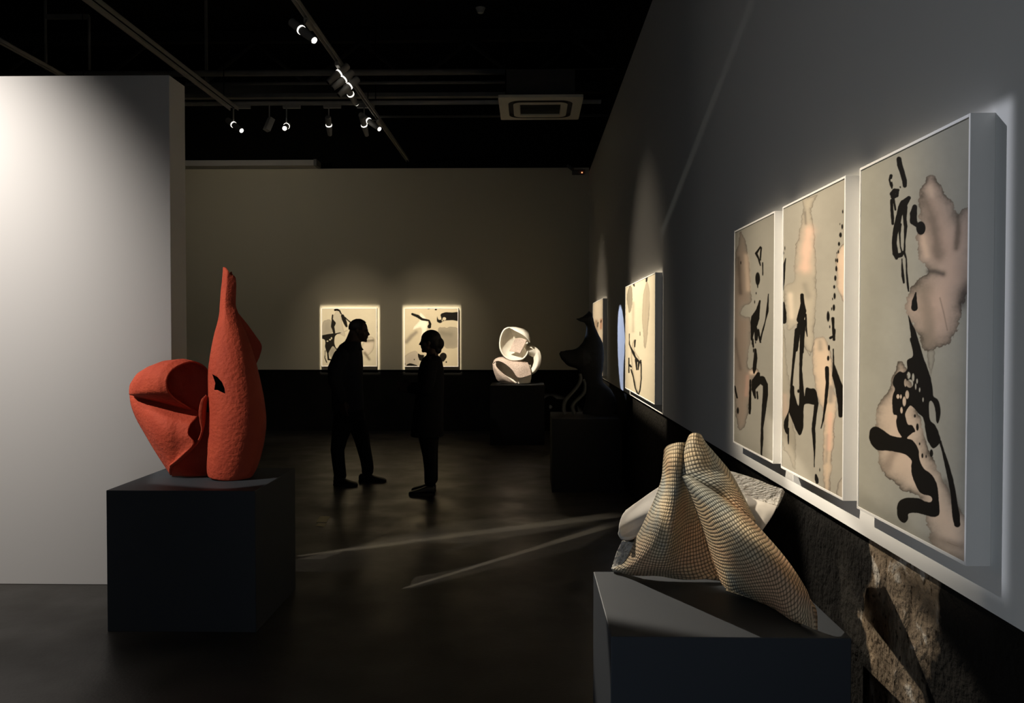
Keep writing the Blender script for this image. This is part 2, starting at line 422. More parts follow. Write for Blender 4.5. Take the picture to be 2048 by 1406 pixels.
# ------------------------------------------------------------------ ceiling air conditioner
ACZ = 4.22
a0 = atZ(996, 195, ACZ); a1 = atZ(1167, 195, ACZ); a2 = atZ(1000, 240, ACZ)
ax0, ax1, ay0, ay1 = a0.x, a1.x, a0.y, a2.y
ac = empty('ceiling_air_conditioner', ((ax0 + ax1) / 2, (ay0 + ay1) / 2, ACZ))
tag(ac, 'square white ceiling cassette air conditioner hanging before the back wall', 'air conditioner')
M_ac = mat('ac_cream_plastic', (0.70, 0.66, 0.54), 0.5, 0.3)
M_acd = mat('ac_dark_slot', (0.05, 0.04, 0.022), 0.7, 0.2)
b = MB(); cx, cy = (ax0 + ax1) / 2, (ay0 + ay1) / 2; hw = (ax1 - ax0) / 2; hd = (ay1 - ay0) / 2
def rrect(hx, hy, r, z, n=8):
    pts = []
    for sx, sy, a in ((1, 1, 0), (-1, 1, 90), (-1, -1, 180), (1, -1, 270)):
        for k in range(n + 1):
            t = math.radians(a + 90 * k / n)
            pts.append((cx + sx * (hx - r) + r * math.cos(t), cy + sy * (hy - r) + r * math.sin(t), z))
    return pts
b.rings([rrect(hw, hd, 0.02, ACZ + 0.03), rrect(hw, hd, 0.02, ACZ), rrect(hw - 0.11, hd - 0.11, 0.14, ACZ - 0.006)], cap=False); b.build('fascia', M_ac, ac)
b = MB(); b.rings([rrect(hw - 0.11, hd - 0.11, 0.14, ACZ - 0.006), rrect(hw - 0.115, hd - 0.115, 0.135, ACZ + 0.05), rrect(hw - 0.16, hd - 0.16, 0.10, ACZ + 0.05), rrect(hw - 0.165, hd - 0.165, 0.10, ACZ - 0.012)], cap=False); b.build('air_slot', M_acd, ac)
b = MB(); b.rings([rrect(hw - 0.165, hd - 0.165, 0.10, ACZ - 0.012), rrect(0.235, 0.235, 0.01, ACZ - 0.012), rrect(0.23, 0.23, 0.01, ACZ + 0.02)], cap=False); b.build('inner_panel', M_ac, ac)
b = MB(); b.box((cx - 0.23, cy - 0.23, ACZ + 0.02), (cx + 0.23, cy + 0.23, ACZ + 0.03), 0)
for k in range(7):
    y = cy - 0.2 + k * 0.065; b.obox((cx, y, ACZ + 0.004), (Vector((1, 0, 0)), Vector((0, 0.8, 0.6)), Vector((0, -0.6, 0.8))), (0.23, 0.022, 0.003), 1)
b.build('grille', [M_acd, mat('ac_slat', (0.13, 0.115, 0.08), 0.6, 0.2)], ac)
b = MB(); b.box((ax0 + 0.09, ay0 + 0.09, ACZ + 0.03), (ax1 - 0.09, ay1 - 0.09, ACZ + 0.34)); b.build('casing', mat('ac_casing', (0.06, 0.058, 0.052), 0.7, 0.2), ac, bevel=0.005)
for sx in (-1, 1):
    for sy in (-1, 1):
        b = MB(); x = cx + sx * (hw - 0.12); y = cy + sy * (hd - 0.12); b.tube([(x, y, ACZ + 0.3), (x, y, 6.0)], 0.008, 8); b.build('hanger_rod', M_black, ac)
# pale card scraps on the floor by the red sculpture
M_card = mat('floor_marker', (0.60, 0.56, 0.40), 0.7, 0.2)
for (pts, lb_) in (([(632, 1045), (640, 1033), (660, 1033), (653, 1045)], 'larger pale marker on the floor behind the red sculpture'),
                   ([(631, 1052), (636, 1047), (654, 1047), (648, 1054)], 'smaller pale marker on the floor next to a larger one')):
    q = [atZ(x, y, 0) for x, y in pts]; c = sum(q, Vector()) / 4
    b = MB(); b.rings([[p - c + Vector((0, 0, 0.0005)) for p in q], [p - c + Vector((0, 0, 0.003)) for p in q]])
    o = b.build('floor_marker', M_card); o.location = (c.x, c.y, 0); tag(o, lb_, 'floor marker')
# ================================================================== PAINTINGS
def vnoise(x, y, s, seed=0):
    x = x / s; y = y / s
    i = np.floor(x).astype(np.int64); j = np.floor(y).astype(np.int64); u = x - i; v = y - j
    u = u * u * (3 - 2 * u); v = v * v * (3 - 2 * v)
    def h(a, b):
        n = (a * 374761393 + b * 668265263 + seed * 1442695) & 0xffffffff
        n = ((n ^ (n >> 13)) * 1274126177) & 0xffffffff
        return ((n ^ (n >> 16)) & 0xffff) / 65535.0
    return (h(i, j) * (1 - u) + h(i + 1, j) * u) * (1 - v) + (h(i, j + 1) * (1 - u) + h(i + 1, j + 1) * u) * v
def fbm(x, y, s, seed=0):
    return (vnoise(x, y, s, seed) + 0.5 * vnoise(x, y, s / 2.1, seed + 1) + 0.25 * vnoise(x, y, s / 4.3, seed + 2)) / 1.75
def sst(a, b, x):
    t = np.clip((x - a) / (b - a), 0, 1); return t * t * (3 - 2 * t)
def poly_sd(P, x, y):
    """signed distance (negative inside) of points to polygon P"""
    P = np.asarray(P, float); d = np.full(x.shape, 1e9); ins = np.zeros(x.shape, bool)
    for (ax, ay), (bx, by) in zip(P, np.roll(P, -1, 0)):
        ex, ey = bx - ax, by - ay; L = ex * ex + ey * ey + 1e-9
        t = np.clip(((x - ax) * ex + (y - ay) * ey) / L, 0, 1)
        d = np.minimum(d, (x - ax - t * ex) ** 2 + (y - ay - t * ey) ** 2)
        c = (ay > y) != (by > y)
        ins ^= c & (x < (bx - ax) * (y - ay) / (by - ay + 1e-12) + ax)
    return np.where(ins, -1, 1) * np.sqrt(d)
def stroke_sd(S, x, y):
    d = np.full(x.shape, 1e9)
    for (ax, ay, ar), (bx, by, br) in zip(S[:-1], S[1:]):
        ex, ey = bx - ax, by - ay; L = ex * ex + ey * ey + 1e-9
        t = np.clip(((x - ax) * ex + (y - ay) * ey) / L, 0, 1)
        d = np.minimum(d, np.hypot(x - ax - t * ex, y - ay - t * ey) - (ar + t * (br - ar)))
    return d
class Z:
    """a traced frame: turns drawing coordinates into photo pixels"""
    def __init__(s, x0, y0, k): s.x0, s.y0, s.k = x0, y0, k
    def p(s, P): return [(s.x0 + a * s.k, s.y0 + b * s.k) for a, b in P]
    def s(s_, S, g=1.0): return [(s_.x0 + a * s_.k, s_.y0 + b * s_.k, max(r * s_.k * g, 0.5)) for a, b, r in S]
def spl(P, n=6): return catmull_closed(P, n * len(P)).tolist()

class Design:
    def __init__(s, base): s.base = base; s.ops = []
    def ink(s, z, *strokes):
        for S in strokes: s.ops.append(('ink', z.s(S, 1.14)))
    def blob(s, z, P, smooth=True): s.ops.append(('poly', z.p(spl(P) if smooth else P)))
    def dots(s, z, *D):
        for cx, cy, rx, ry in D: s.ops.append(('dot', z.x0 + cx * z.k, z.y0 + cy * z.k, max(rx * z.k, 0.6), max(ry * z.k, 0.6)))
    def holes(s, z, *D):
        for cx, cy, rx, ry in D: s.ops.append(('hole', z.x0 + cx * z.k, z.y0 + cy * z.k, rx * z.k, ry * z.k))
    def wash(s, z, P, col, edge, wob=3.0, ew=5.0, fade=18.0, mix=1.0, smooth=True):
        s.ops.append(('wash', z.p(spl(P) if smooth else P), col, edge, wob, ew, fade, mix))
    def smudge(s, z, S, col, mix, soft=1.0): s.ops.append(('smudge', z.s(S), col, mix, soft))
    def colour(s, x, y, aa=0.55):
        n1 = fbm(x, y * 0.6, 60, 3); n2 = fbm(x, y, 9, 8)
        c = np.ones(x.shape + (3,)) * np.array(s.base) * (0.88 + 0.24 * n1)[..., None] * (0.97 + 0.06 * n2)[..., None]
        ink = np.zeros(x.shape); hole = np.zeros(x.shape)
        for op in s.ops:
            k = op[0]
            if k == 'wash':
                _, P, col, edge, wob, ew, fade, mix = op
                d = poly_sd(P, x, y) + (fbm(x, y, 14, 21) - 0.5) * 2.4 * wob + (vnoise(x, y, 3.2, 5) - 0.5) * wob * 0.7
                a = (1 - sst(-0.8, 0.8, d)) * mix
                e = np.exp(-np.clip(-d, 0, 1e3) / ew) * (0.45 + 0.8 * vnoise(x, y, 26, 9))
                inner = np.exp(-np.clip(-d, 0, 1e3) / fade)
                cc = np.array(col) * (0.86 + 0.28 * fbm(x, y * 0.5, 40, 31))[..., None]
                cc = cc * (1 - inner[..., None] * 0.55) + np.array(s.base) * inner[..., None] * 0.55
                e = np.clip(e, 0, 1)[..., None]
                cc = cc * (1 - e) + np.array(edge) * e
                c = c * (1 - a[..., None]) + cc * a[..., None]
            elif k == 'smudge':
                _, S, col, mix, soft = op
                d = stroke_sd([(a, b, 0.01) for a, b, r in S], x, y) + (fbm(x, y, 20, 4) - 0.5) * S[0][2] * 0.8
                a = np.exp(-(np.clip(d, 0, 1e3) / (S[0][2] * soft)) ** 2)[..., None] * mix
                c = c * (1 - a) + np.array(col) * a
            else:
                w = (fbm(x, y, 7, 13) - 0.5) * 1.2
                if k == 'ink': d = stroke_sd(op[1], x, y) + w * 0.8
                elif k == 'poly': d = poly_sd(op[1], x, y) + w
                else:
                    _, cx, cy, rx, ry = op
                    q = np.hypot((x - cx) / rx, (y - cy) / ry); d = (q - 1) * min(rx, ry) + w * 0.4
                a = 1 - sst(-aa, aa, d)
                if k == 'hole': hole = np.maximum(hole, a)
                else: ink = np.maximum(ink, a)
        ink = (ink * (1 - hole))[..., None]
        return c * (1 - ink) + np.array((0.006, 0.0048, 0.0032)) * ink

INKM = bpy.data.materials.new('ink_on_paper'); INKM.use_nodes = True
_nt = INKM.node_tree; _b = _nt.nodes['Principled BSDF']; _b.inputs['Roughness'].default_value = 0.7; _b.inputs['Specular IOR Level'].default_value = 0.1
_a = _nt.nodes.new('ShaderNodeVertexColor'); _a.layer_name = 'Col'; _nt.links.new(_a.outputs['Color'], _b.inputs['Base Color'])
M_frame = mat('white_frame_lacquer', (0.80, 0.78, 0.74), 0.55, 0.3)
M_frameg = mat('frame_back', (0.5, 0.5, 0.5), 0.7, 0.2)

def painting(P, S, T, N, sw, sh, thick, design, nu, nv, label, rim=0.007, group=None):
    """P: world corner (lower, at s=0); S,T unit in-plane axes; N unit normal to the room; sw,sh size. front face lies in plane P"""
    P, S, T, N = Vector(P), Vector(S), Vector(T), Vector(N)
    root = empty('framed_painting', P + S * sw / 2 - N * thick); tag(root, label, 'painting', group)
    b = MB(); c = P + S * sw / 2 + T * sh / 2 - N * thick / 2; ax = (S, T, N)
    for k in (0, sw):
        b.obox(P + S * (rim / 2 if k == 0 else sw - rim / 2) + T * sh / 2 - N * thick / 2, ax, (rim / 2, sh / 2, thick / 2))
    for k in (0, sh):
        b.obox(P + T * (rim / 2 if k == 0 else sh - rim / 2) + S * sw / 2 - N * thick / 2, ax, (sw / 2 - rim, rim / 2, thick / 2))
    b.build('frame', M_frame, root, bevel=0.0008)
    b = MB(); b.obox(c - N * (thick / 2 - 0.01), ax, (sw / 2 - rim, sh / 2 - rim, 0.008)); b.build('backing_board', M_frameg, root)
    # the painted sheet, set a few millimetres back inside the frame
    w, h = sw - 2 * rim, sh - 2 * rim
    o = P + S * rim + T * rim - N * 0.003
    s_, t_ = np.meshgrid(np.linspace(0, w, nu), np.linspace(0, h, nv))
    X = np.array(o)[None, None] + s_[..., None] * np.array(S) + t_[..., None] * np.array(T)
    q = (X - np.array(EYE)) @ np.array(ROT)
    px = W / 2 + F * q[..., 0] / -q[..., 2]; py = H / 2 - F * q[..., 1] / -q[..., 2]
    col = design.colour(px, py)
    me = bpy.data.meshes.new('painted_sheet'); X = X.reshape(-1, 3) - np.array(parent_world(root))
    me.vertices.add(len(X)); me.vertices.foreach_set('co', X.ravel())
    i = np.arange(nu * nv).reshape(nv, nu)
    fc = np.stack([i[:-1, :-1], i[:-1, 1:], i[1:, 1:], i[1:, :-1]], -1).reshape(-1, 4)
    me.loops.add(fc.size); me.loops.foreach_set('vertex_index', fc.ravel())
    me.polygons.add(len(fc)); me.polygons.foreach_set('loop_start', np.arange(0, fc.size, 4)); me.polygons.foreach_set('loop_total', np.full(len(fc), 4))
    me.update(); me.validate()
    ca = me.color_attributes.new('Col', 'FLOAT_COLOR', 'POINT')
    ca.data.foreach_set('color', np.concatenate([col.reshape(-1, 3), np.ones((nu * nv, 1))], 1).ravel())
    me.materials.append(INKM)
    ob = bpy.data.objects.new('painted_sheet', me); COL.objects.link(ob); ob.parent = root
    return root

PAPER = (0.30, 0.285, 0.235)
PINK = (0.54, 0.375, 0.285); PEACH = (0.60, 0.45, 0.33); GREYW = (0.30, 0.27, 0.21); DARKE = (0.075, 0.06, 0.045)
Z3 = Z(1700, 280, .3129); Z4 = Z(1700, 680, .3413); Z5 = Z(1550, 340, .256); Z6 = Z(1550, 660, .2632); Z7 = Z(1455, 420, .3698)
# ---- near panel of the triptych
D1 = Design(PAPER)
D1.wash(Z3, [(512, 222), (480, 250), (455, 310), (446, 400), (450, 470), (448, 520), (440, 570), (424, 620), (432, 680), (445, 750), (480, 810), (500, 850), (450, 885), (400, 935), (370, 990), (358, 1060), (370, 1120), (415, 1190), (440, 1250), (460, 1310), (500, 1345), (560, 1325), (640, 1285), (690, 1200), (715, 1080), (735, 1000), (790, 920), (790, 420), (740, 432), (715, 445), (690, 478), (660, 420), (640, 385), (600, 320), (560, 245)], PINK, DARKE, 5, 12, 38)
D1.smudge(Z3, [(490, 400, 46), (520, 480, 44), (545, 600, 40), (560, 740, 34)], (0.13, 0.10, 0.075), 0.72)
D1.smudge(Z3, [(500, 840, 18), (545, 842, 18), (595, 856, 14)], (0.06, 0.05, 0.04), 0.8)
D1.smudge(Z3, [(690, 490, 20), (690, 590, 18), (680, 690, 12)], (0.09, 0.07, 0.05), 0.75)
D1.smudge(Z3, [(470, 960, 55), (500, 1150, 55), (500, 1290, 45)], (0.17, 0.14, 0.10), 0.6)
D1.smudge(Z3, [(745, 950, 34), (715, 1040, 24)], (0.05, 0.04, 0.035), 0.7)
D1.smudge(Z3, [(575, 1010, 4), (600, 1110, 4), (622, 1215, 4)], (0.16, 0.12, 0.09), 0.6)
D1.smudge(Z3, [(465, 620, 24), (490, 740, 24)], (0.62, 0.45, 0.33), 0.6)
D1.smudge(Z3, [(510, 300, 26), (520, 350, 24)], (0.55, 0.42, 0.32), 0.6)
D1.wash(Z4, [(455, 70), (490, 60), (495, 110), (475, 220), (458, 150)], GREYW, DARKE, 2, 3, 8, 0.7)
D1.wash(Z4, [(297, 128), (262, 180), (210, 320), (165, 380), (150, 450), (150, 510), (158, 650), (180, 740), (220, 810), (320, 885), (410, 930), (440, 1030), (470, 1130), (475, 1195), (600, 1290), (720, 1330), (700, 1080), (640, 980), (590, 900), (540, 800), (490, 710), (440, 590), (400, 420), (340, 200)], PEACH, DARKE, 4, 10, 26)
D1.smudge(Z4, [(210, 740, 30), (270, 640, 22)], (0.17, 0.13, 0.10), 0.55)
D1.smudge(Z4, [(560, 830, 20), (640, 1010, 18)], (0.10, 0.08, 0.06), 0.6)
D1.smudge(Z4, [(490, 1160, 26), (650, 1210, 30)], (0.14, 0.11, 0.08), 0.5)
D1.smudge(Z4, [(50, 940, 60), (300, 1080, 60)], (0.13, 0.125, 0.10), 0.35)
D1.ink(Z3, [(313, 122, 14), (318, 160, 15), (335, 210, 14), (348, 260, 14), (350, 292, 12)],
       [(262, 228, 9), (256, 255, 9), (265, 290, 9), (268, 310, 4)], [(270, 345, 14), (285, 325, 14), (308, 320, 8)], [(305, 325, 7), (300, 355, 10), (275, 362, 14)],
       [(265, 385, 8), (268, 450, 9), (272, 500, 9), (273, 535, 8)], [(275, 375, 10), (285, 410, 6), (290, 445, 6)],
       [(377, 370, 11), (345, 405, 22), (330, 435, 22), (315, 480, 16), (300, 550, 18), (288, 600, 15), (283, 660, 14), (290, 725, 17), (297, 755, 9)],
       [(350, 430, 16), (350, 500, 10), (356, 552, 11), (350, 640, 5), (348, 710, 6), (325, 735, 13), (300, 740, 14)],
       [(322, 540, 8), (317, 600, 6), (322, 680, 4), (332, 720, 5)], [(332, 760, 3), (334, 820, 6), (338, 870, 9), (344, 912, 6)],
       [(345, 715, 8), (360, 760, 4), (362, 850, 5), (370, 930, 6), (374, 965, 4)],
       [(414, 428, 14), (406, 470, 20), (405, 520, 20), (428, 545, 12)], [(421, 975, 4), (412, 1030, 14), (412, 1072, 19)], [(321, 300, 4), (322, 303, 4)])
D1.dots(Z3, (453, 563, 30, 43))
D1.holes(Z3, (265, 258, 6, 9))
D1.blob(Z3, [(372, 1118), (378, 1170), (390, 1260), (405, 1350), (405, 1440), (480, 1440), (462, 1370), (440, 1290), (422, 1225), (395, 1170)])
D1.blob(Z4, [(352, -10), (395, -10), (430, 100), (470, 210), (485, 290), (490, 330), (515, 350), (530, 400), (528, 450), (515, 488), (505, 470), (498, 400), (480, 360), (465, 365), (463, 410), (470, 470), (500, 500), (525, 560), (528, 600), (500, 630), (480, 630), (455, 590), (440, 520), (430, 460), (400, 430), (380, 405), (352, 385), (325, 430), (328, 460), (340, 495), (365, 500), (382, 535), (365, 545), (335, 575), (370, 590), (400, 640), (408, 700), (430, 750), (480, 790), (510, 850), (520, 930), (525, 1010), (505, 1035), (470, 1035), (400, 1015), (345, 1018), (340, 1050), (320, 1072), (290, 1055), (275, 1010), (285, 950), (330, 925), (400, 928), (440, 945), (470, 950), (482, 935), (470, 915), (430, 905), (400, 880), (365, 800), (358, 740), (360, 705), (320, 670), (230, 650), (160, 645), (125, 610), (112, 570), (120, 525), (150, 507), (190, 525), (240, 560), (300, 570), (285, 540), (270, 490), (275, 445), (255, 435), (248, 400), (250, 330), (262, 290), (250, 250), (262, 210), (290, 185), (315, 190), (335, 170), (335, 120), (368, 95), (362, 40)])
D1.holes(Z4, (343, 208, 11, 20), (350, 255, 20, 24), (325, 250, 8, 22), (370, 220, 7, 22), (335, 320, 11, 24), (318, 360, 10, 27), (281, 331, 9, 13), (298, 332, 5, 12), (302, 412, 7, 18), (393, 242, 5, 14), (385, 272, 4, 16), (408, 292, 4, 12), (428, 350, 4, 12))
D1.dots(Z4, (380, 445, 6, 10), (395, 510, 8, 22), (408, 608, 4, 9), (424, 678, 6, 14), (446, 682, 4, 10), (477, 663, 10, 22))
D1.ink(Z4, [(528, 595, 7), (545, 650, 7), (570, 740, 12), (590, 820, 14), (605, 900, 14), (612, 960, 16), (622, 1030, 20), (628, 1080, 16)])
D1.smudge(Z4, [(570, 1185, 2), (600, 1198, 2), (635, 1210, 2)], (0.22, 0.16, 0.11), 0.7)
# ---- middle panel
D2 = Design((0.34, 0.31, 0.25))
D2.wash(Z5, [(228, 225), (222, 285), (205, 390), (185, 510), (165, 620), (152, 740), (148, 850), (100, 890), (70, 950), (78, 1080), (90, 1220), (115, 1252), (185, 1215), (230, 1380), (300, 1420), (312, 1200), (325, 900), (318, 700), (312, 560), (302, 410), (285, 300), (325, 195)], (0.42, 0.36, 0.27), (0.14, 0.12, 0.09), 3, 2.2, 9)
D2.smudge(Z5, [(262, 480, 46), (245, 640, 50), (235, 760, 40)], (0.70, 0.46, 0.34), 0.9)
D2.smudge(Z5, [(120, 980, 22), (130, 1150, 22)], (0.68, 0.56, 0.42), 0.8)
D2.smudge(Z5, [(235, 330, 10), (240, 420, 10)], (0.12, 0.10, 0.08), 0.6)
D2.smudge(Z5, [(230, 900, 26), (255, 980, 26)], (0.22, 0.20, 0.16), 0.5)
D2.wash(Z5, [(525, 590), (490, 650), (475, 730), (482, 840), (495, 940), (530, 1030), (580, 1030), (580, 580)], (0.66, 0.48, 0.34), (0.16, 0.13, 0.10), 3, 2.5, 8)
D2.wash(Z6, [(335, 55), (295, 75), (280, 160), (288, 300), (320, 520), (370, 640), (362, 900), (370, 1215), (415, 1235), (435, 950), (455, 720), (465, 520), (445, 430), (435, 220), (400, 120), (370, 60)], (0.62, 0.46, 0.32), (0.15, 0.125, 0.10), 2.5, 2.2, 8)
D2.smudge(Z6, [(340, 90, 26), (345, 140, 24)], (0.26, 0.23, 0.18), 0.7)
D2.smudge(Z6, [(425, 440, 22), (420, 540, 26)], (0.24, 0.21, 0.17), 0.8)
D2.smudge(Z6, [(400, 800, 14), (390, 1000, 24)], (0.28, 0.24, 0.19), 0.7)
D2.smudge(Z6, [(420, 640, 20), (410, 900, 14)], (0.68, 0.40, 0.29), 0.6)
D2.wash(Z6, [(75, 20), (40, 40), (40, 780), (100, 960), (145, 1055), (157, 1015), (150, 780), (115, 430), (85, 260)], (0.34, 0.30, 0.23), (0.15, 0.13, 0.10), 2.5, 1.8, 8)
D2.smudge(Z6, [(75, 500, 24), (80, 640, 24)], (0.52, 0.36, 0.27), 0.5)
D2.wash(Z6, [(505, 1120), (480, 1170), (468, 1250), (540, 1320), (540, 1110)], (0.42, 0.36, 0.28), (0.14, 0.12, 0.10), 2, 2, 6)
D2.smudge(Z6, [(225, 125, 3), (265, 195, 3), (300, 90, 3)], (0.12, 0.10, 0.08), 0.7)
D2.dots(Z5, (529, 325, 5, 14), (507, 422, 3, 7), (525, 443, 7, 20), (512, 508, 11, 20), (500, 577, 9, 17), (495, 640, 6, 14), (483, 648, 3, 8), (474, 705, 5, 15), (487, 707, 7, 18), (479, 772, 8, 22), (471, 845, 9, 22), (463, 913, 9, 15), (466, 985, 9, 25), (450, 1008, 4, 10), (460, 1075, 10, 25), (443, 1085, 4, 12), (415, 1145, 12, 42), (428, 1225, 5, 12), (77, 612, 4, 16), (67, 650, 5, 11))
D2.ink(Z5, [(452, 1160, 11), (455, 1230, 9), (461, 1325, 10)], [(433, 1312, 9), (455, 1300, 9)], [(83, 690, 3), (70, 760, 10), (66, 850, 10), (62, 935, 6)], [(66, 1040, 8), (72, 1120, 16), (72, 1185, 15)],
       [(211, 978, 13), (215, 1040, 14), (215, 1100, 26), (198, 1170, 26)], [(190, 1210, 16), (165, 1406, 12)], [(222, 1190, 20), (214, 1300, 15), (210, 1420, 14)], [(240, 1130, 7), (245, 1250, 6), (252, 1300, 3)])
D2.ink(Z6, [(165, 0, 14), (150, 150, 11), (135, 300, 8), (125, 420, 8), (130, 470, 16)], [(208, 0, 16), (200, 150, 12), (195, 300, 10), (200, 420, 14), (205, 520, 18)], [(237, 0, 6), (243, 40, 3)],
       [(315, 555, 14), (300, 680, 12), (292, 750, 13), (298, 850, 10), (300, 940, 5), (298, 1040, 3)], [(100, 750, 7), (102, 865, 4)],
       [(395, 290, 14), (398, 400, 12), (385, 550, 10), (365, 690, 6), (350, 745, 4)], [(443, 145, 4), (445, 260, 6), (458, 345, 22), (485, 430, 26), (497, 560, 18), (498, 650, 14)], [(310, 1100, 6), (316, 1135, 13), (320, 1158, 11)],
       [(450, 0, 10), (447, 70, 9)], [(425, 58, 9), (445, 50, 8)])
D2.blob(Z6, [(118, 440), (145, 430), (150, 490), (178, 575), (188, 500), (220, 515), (235, 440), (270, 445), (310, 455), (330, 560), (310, 570), (235, 562), (218, 600), (215, 740), (190, 800), (160, 760), (115, 650), (105, 640), (98, 785), (75, 770), (68, 700), (105, 600)])
D2.dots(Z6, (410, 135, 9, 22), (404, 215, 9, 20), (340, 1062, 4, 14), (178, 465, 9, 14))
# ---- far panel
D3 = Design((0.27, 0.25, 0.205))
D3.wash(Z7, [(72, 118), (60, 180), (45, 235), (30, 400), (30, 900), (45, 1120), (65, 1195), (100, 1150), (125, 1000), (135, 930), (165, 880), (150, 850), (110, 850), (122, 720), (125, 590), (95, 575), (70, 560), (95, 520), (130, 500), (128, 420), (118, 300), (100, 180)], (0.22, 0.165, 0.125), (0.06, 0.048, 0.04), 2.5, 2.4, 8)
D3.smudge(Z7, [(100, 250, 14), (112, 430, 12)], (0.45, 0.34, 0.25), 0.8)
D3.smudge(Z7, [(60, 260, 12), (70, 450, 14)], (0.08, 0.06, 0.045), 0.75)
D3.smudge(Z7, [(40, 700, 10), (70, 860, 16)], (0.10, 0.075, 0.06), 0.6)
D3.smudge(Z7, [(130, 880, 12), (150, 880, 8)], (0.60, 0.44, 0.32), 0.8)
D3.smudge(Z7, [(110, 900, 10), (100, 1000, 12)], (0.40, 0.24, 0.18), 0.6)
D3.ink(Z7, [(178, 200, 4), (155, 235, 6), (168, 262, 5), (178, 300, 3)], [(182, 205, 4), (177, 270, 4)], [(190, 285, 3), (191, 352, 3)], [(163, 400, 4), (163, 420, 2)], [(175, 492, 4), (165, 540, 9), (150, 585, 20), (145, 612, 18), (135, 660, 9), (130, 700, 5)],
       [(152, 640, 8), (155, 700, 7), (165, 650, 6), (178, 715, 4)], [(178, 700, 5), (186, 670, 4), (205, 600, 3), (216, 545, 6), (221, 455, 2)], [(135, 700, 5), (140, 740, 4)], [(150, 755, 6), (152, 800, 9), (145, 860, 9), (143, 882, 4)],
       [(167, 885, 8), (155, 930, 22), (140, 970, 10), (150, 1015, 5)], [(185, 920, 20), (205, 945, 12), (205, 1000, 13), (195, 1100, 10), (187, 1180, 6), (186, 1240, 7), (183, 1335, 3)], [(124, 920, 4), (121, 1060, 7), (120, 1100, 5)], [(38, 955, 5), (52, 1015, 4)], [(160, 985, 4), (163, 1020, 4)])
D3.dots(Z7, (163, 372, 13, 36), (155, 450, 3, 7), (147, 497, 3, 9), (56, 1085, 6, 18), (72, 285, 3, 9), (133, 720, 3, 10), (152, 715, 3, 8), (140, 760, 3, 12))
# ---- wide panel further along the right wall
Z9 = Z(1080, 520, .2845)
D4 = Design((0.46, 0.41, 0.31))
D4.wash(Z9, [(745, 160), (722, 300), (720, 440), (738, 620), (760, 480), (770, 300), (765, 180)], (0.26, 0.22, 0.16), (0.12, 0.10, 0.07), 1, 1.2, 4)
D4.wash(Z9, [(628, 190), (612, 260), (625, 370), (648, 320), (645, 200)], (0.16, 0.14, 0.10), (0.10, 0.085, 0.06), 1, 2, 4)
D4.smudge(Z9, [(655, 300, 12), (655, 500, 12)], (0.22, 0.20, 0.15), 0.6)
D4.wash(Z9, [(660, 560), (640, 650), (650, 780), (690, 930), (712, 830), (708, 720), (670, 640)], (0.45, 0.39, 0.29), (0.14, 0.115, 0.08), 1, 1.5, 4)
D4.ink(Z9, [(750, 122, 6), (748, 150, 5)], [(658, 170, 6), (662, 182, 4)], [(628, 520, 3), (628, 590, 3), (640, 620, 5), (655, 650, 8), (668, 680, 6), (690, 710, 6), (708, 722, 6)], [(708, 705, 4), (712, 760, 4), (712, 840, 4), (702, 920, 4), (690, 950, 4), (670, 900, 4), (655, 820, 4), (640, 770, 4)],
       [(668, 565, 5), (666, 610, 4)], [(675, 700, 8), (680, 770, 4)], [(695, 720, 6), (690, 770, 4)], [(625, 690, 4), (625, 790, 4)], [(630, 740, 7), (640, 750, 6)], [(703, 505, 2), (703, 530, 2)])
D5 = Design((0.40, 0.34, 0.26))
D5.smudge(Z9, [(395, 430, 12), (400, 560, 10)], (0.16, 0.10, 0.06), 0.8)
D5.smudge(Z9, [(430, 420, 8), (428, 480, 8)], (0.30, 0.12, 0.06), 0.8)
D5.ink(Z9, [(430, 425, 4), (428, 440, 3)], [(408, 440, 3), (405, 470, 3)])
# ---- two paintings on the back wall
Z8 = Z(630, 590, .1465)
D6 = Design((0.46, 0.41, 0.30))
D6.wash(Z8, [(130, 350), (100, 400), (90, 560), (200, 530), (240, 480), (215, 340)], (0.24, 0.215, 0.165), (0.16, 0.14, 0.11), 1, 1, 3)
D6.wash(Z8, [(280, 235), (245, 330), (260, 510), (350, 540), (410, 560), (385, 450), (350, 300), (320, 230)], (0.36, 0.325, 0.25), (0.24, 0.2, 0.15), 1, 1, 3)
D6.wash(Z8, [(200, 720), (190, 800), (230, 870), (290, 840), (280, 720)], (0.20, 0.18, 0.14), (0.15, 0.13, 0.10), 1, 1, 3)
D6.wash(Z8, [(720, 580), (650, 660), (640, 780), (720, 830), (800, 720), (800, 580)], (0.55, 0.47, 0.36), (0.20, 0.17, 0.12), 1, 1.5, 3)
D6.smudge(Z8, [(700, 630, 22), (790, 620, 22)], (0.08, 0.065, 0.04), 0.8)
D6.smudge(Z8, [(680, 790, 20), (740, 880, 20)], (0.12, 0.095, 0.06), 0.8)
D6.smudge(Z8, [(400, 500, 5), (440, 485, 5)], (0.12, 0.1, 0.07), 0.7)
D6.ink(Z8, [(275, 205, 14), (300, 200, 14), (335, 215, 10), (358, 260, 6)], [(375, 285, 18), (390, 320, 25), (412, 375, 22), (430, 425, 14)], [(410, 310, 10), (450, 345, 8), (500, 385, 7), (540, 420, 6)], [(240, 275, 9), (235, 330, 9), (252, 385, 28), (240, 430, 20), (255, 480, 16), (262, 515, 14)],
       [(180, 720, 14), (175, 800, 10), (185, 880, 12), (260, 890, 8)], [(300, 740, 10), (320, 790, 10)], [(140, 760, 5), (135, 860, 5), (160, 920, 6)])
D6.blob(Z8, [(90, 555), (200, 530), (360, 512), (290, 545), (265, 600), (268, 680), (305, 760), (240, 700), (175, 800), (140, 720), (135, 620), (90, 590)])
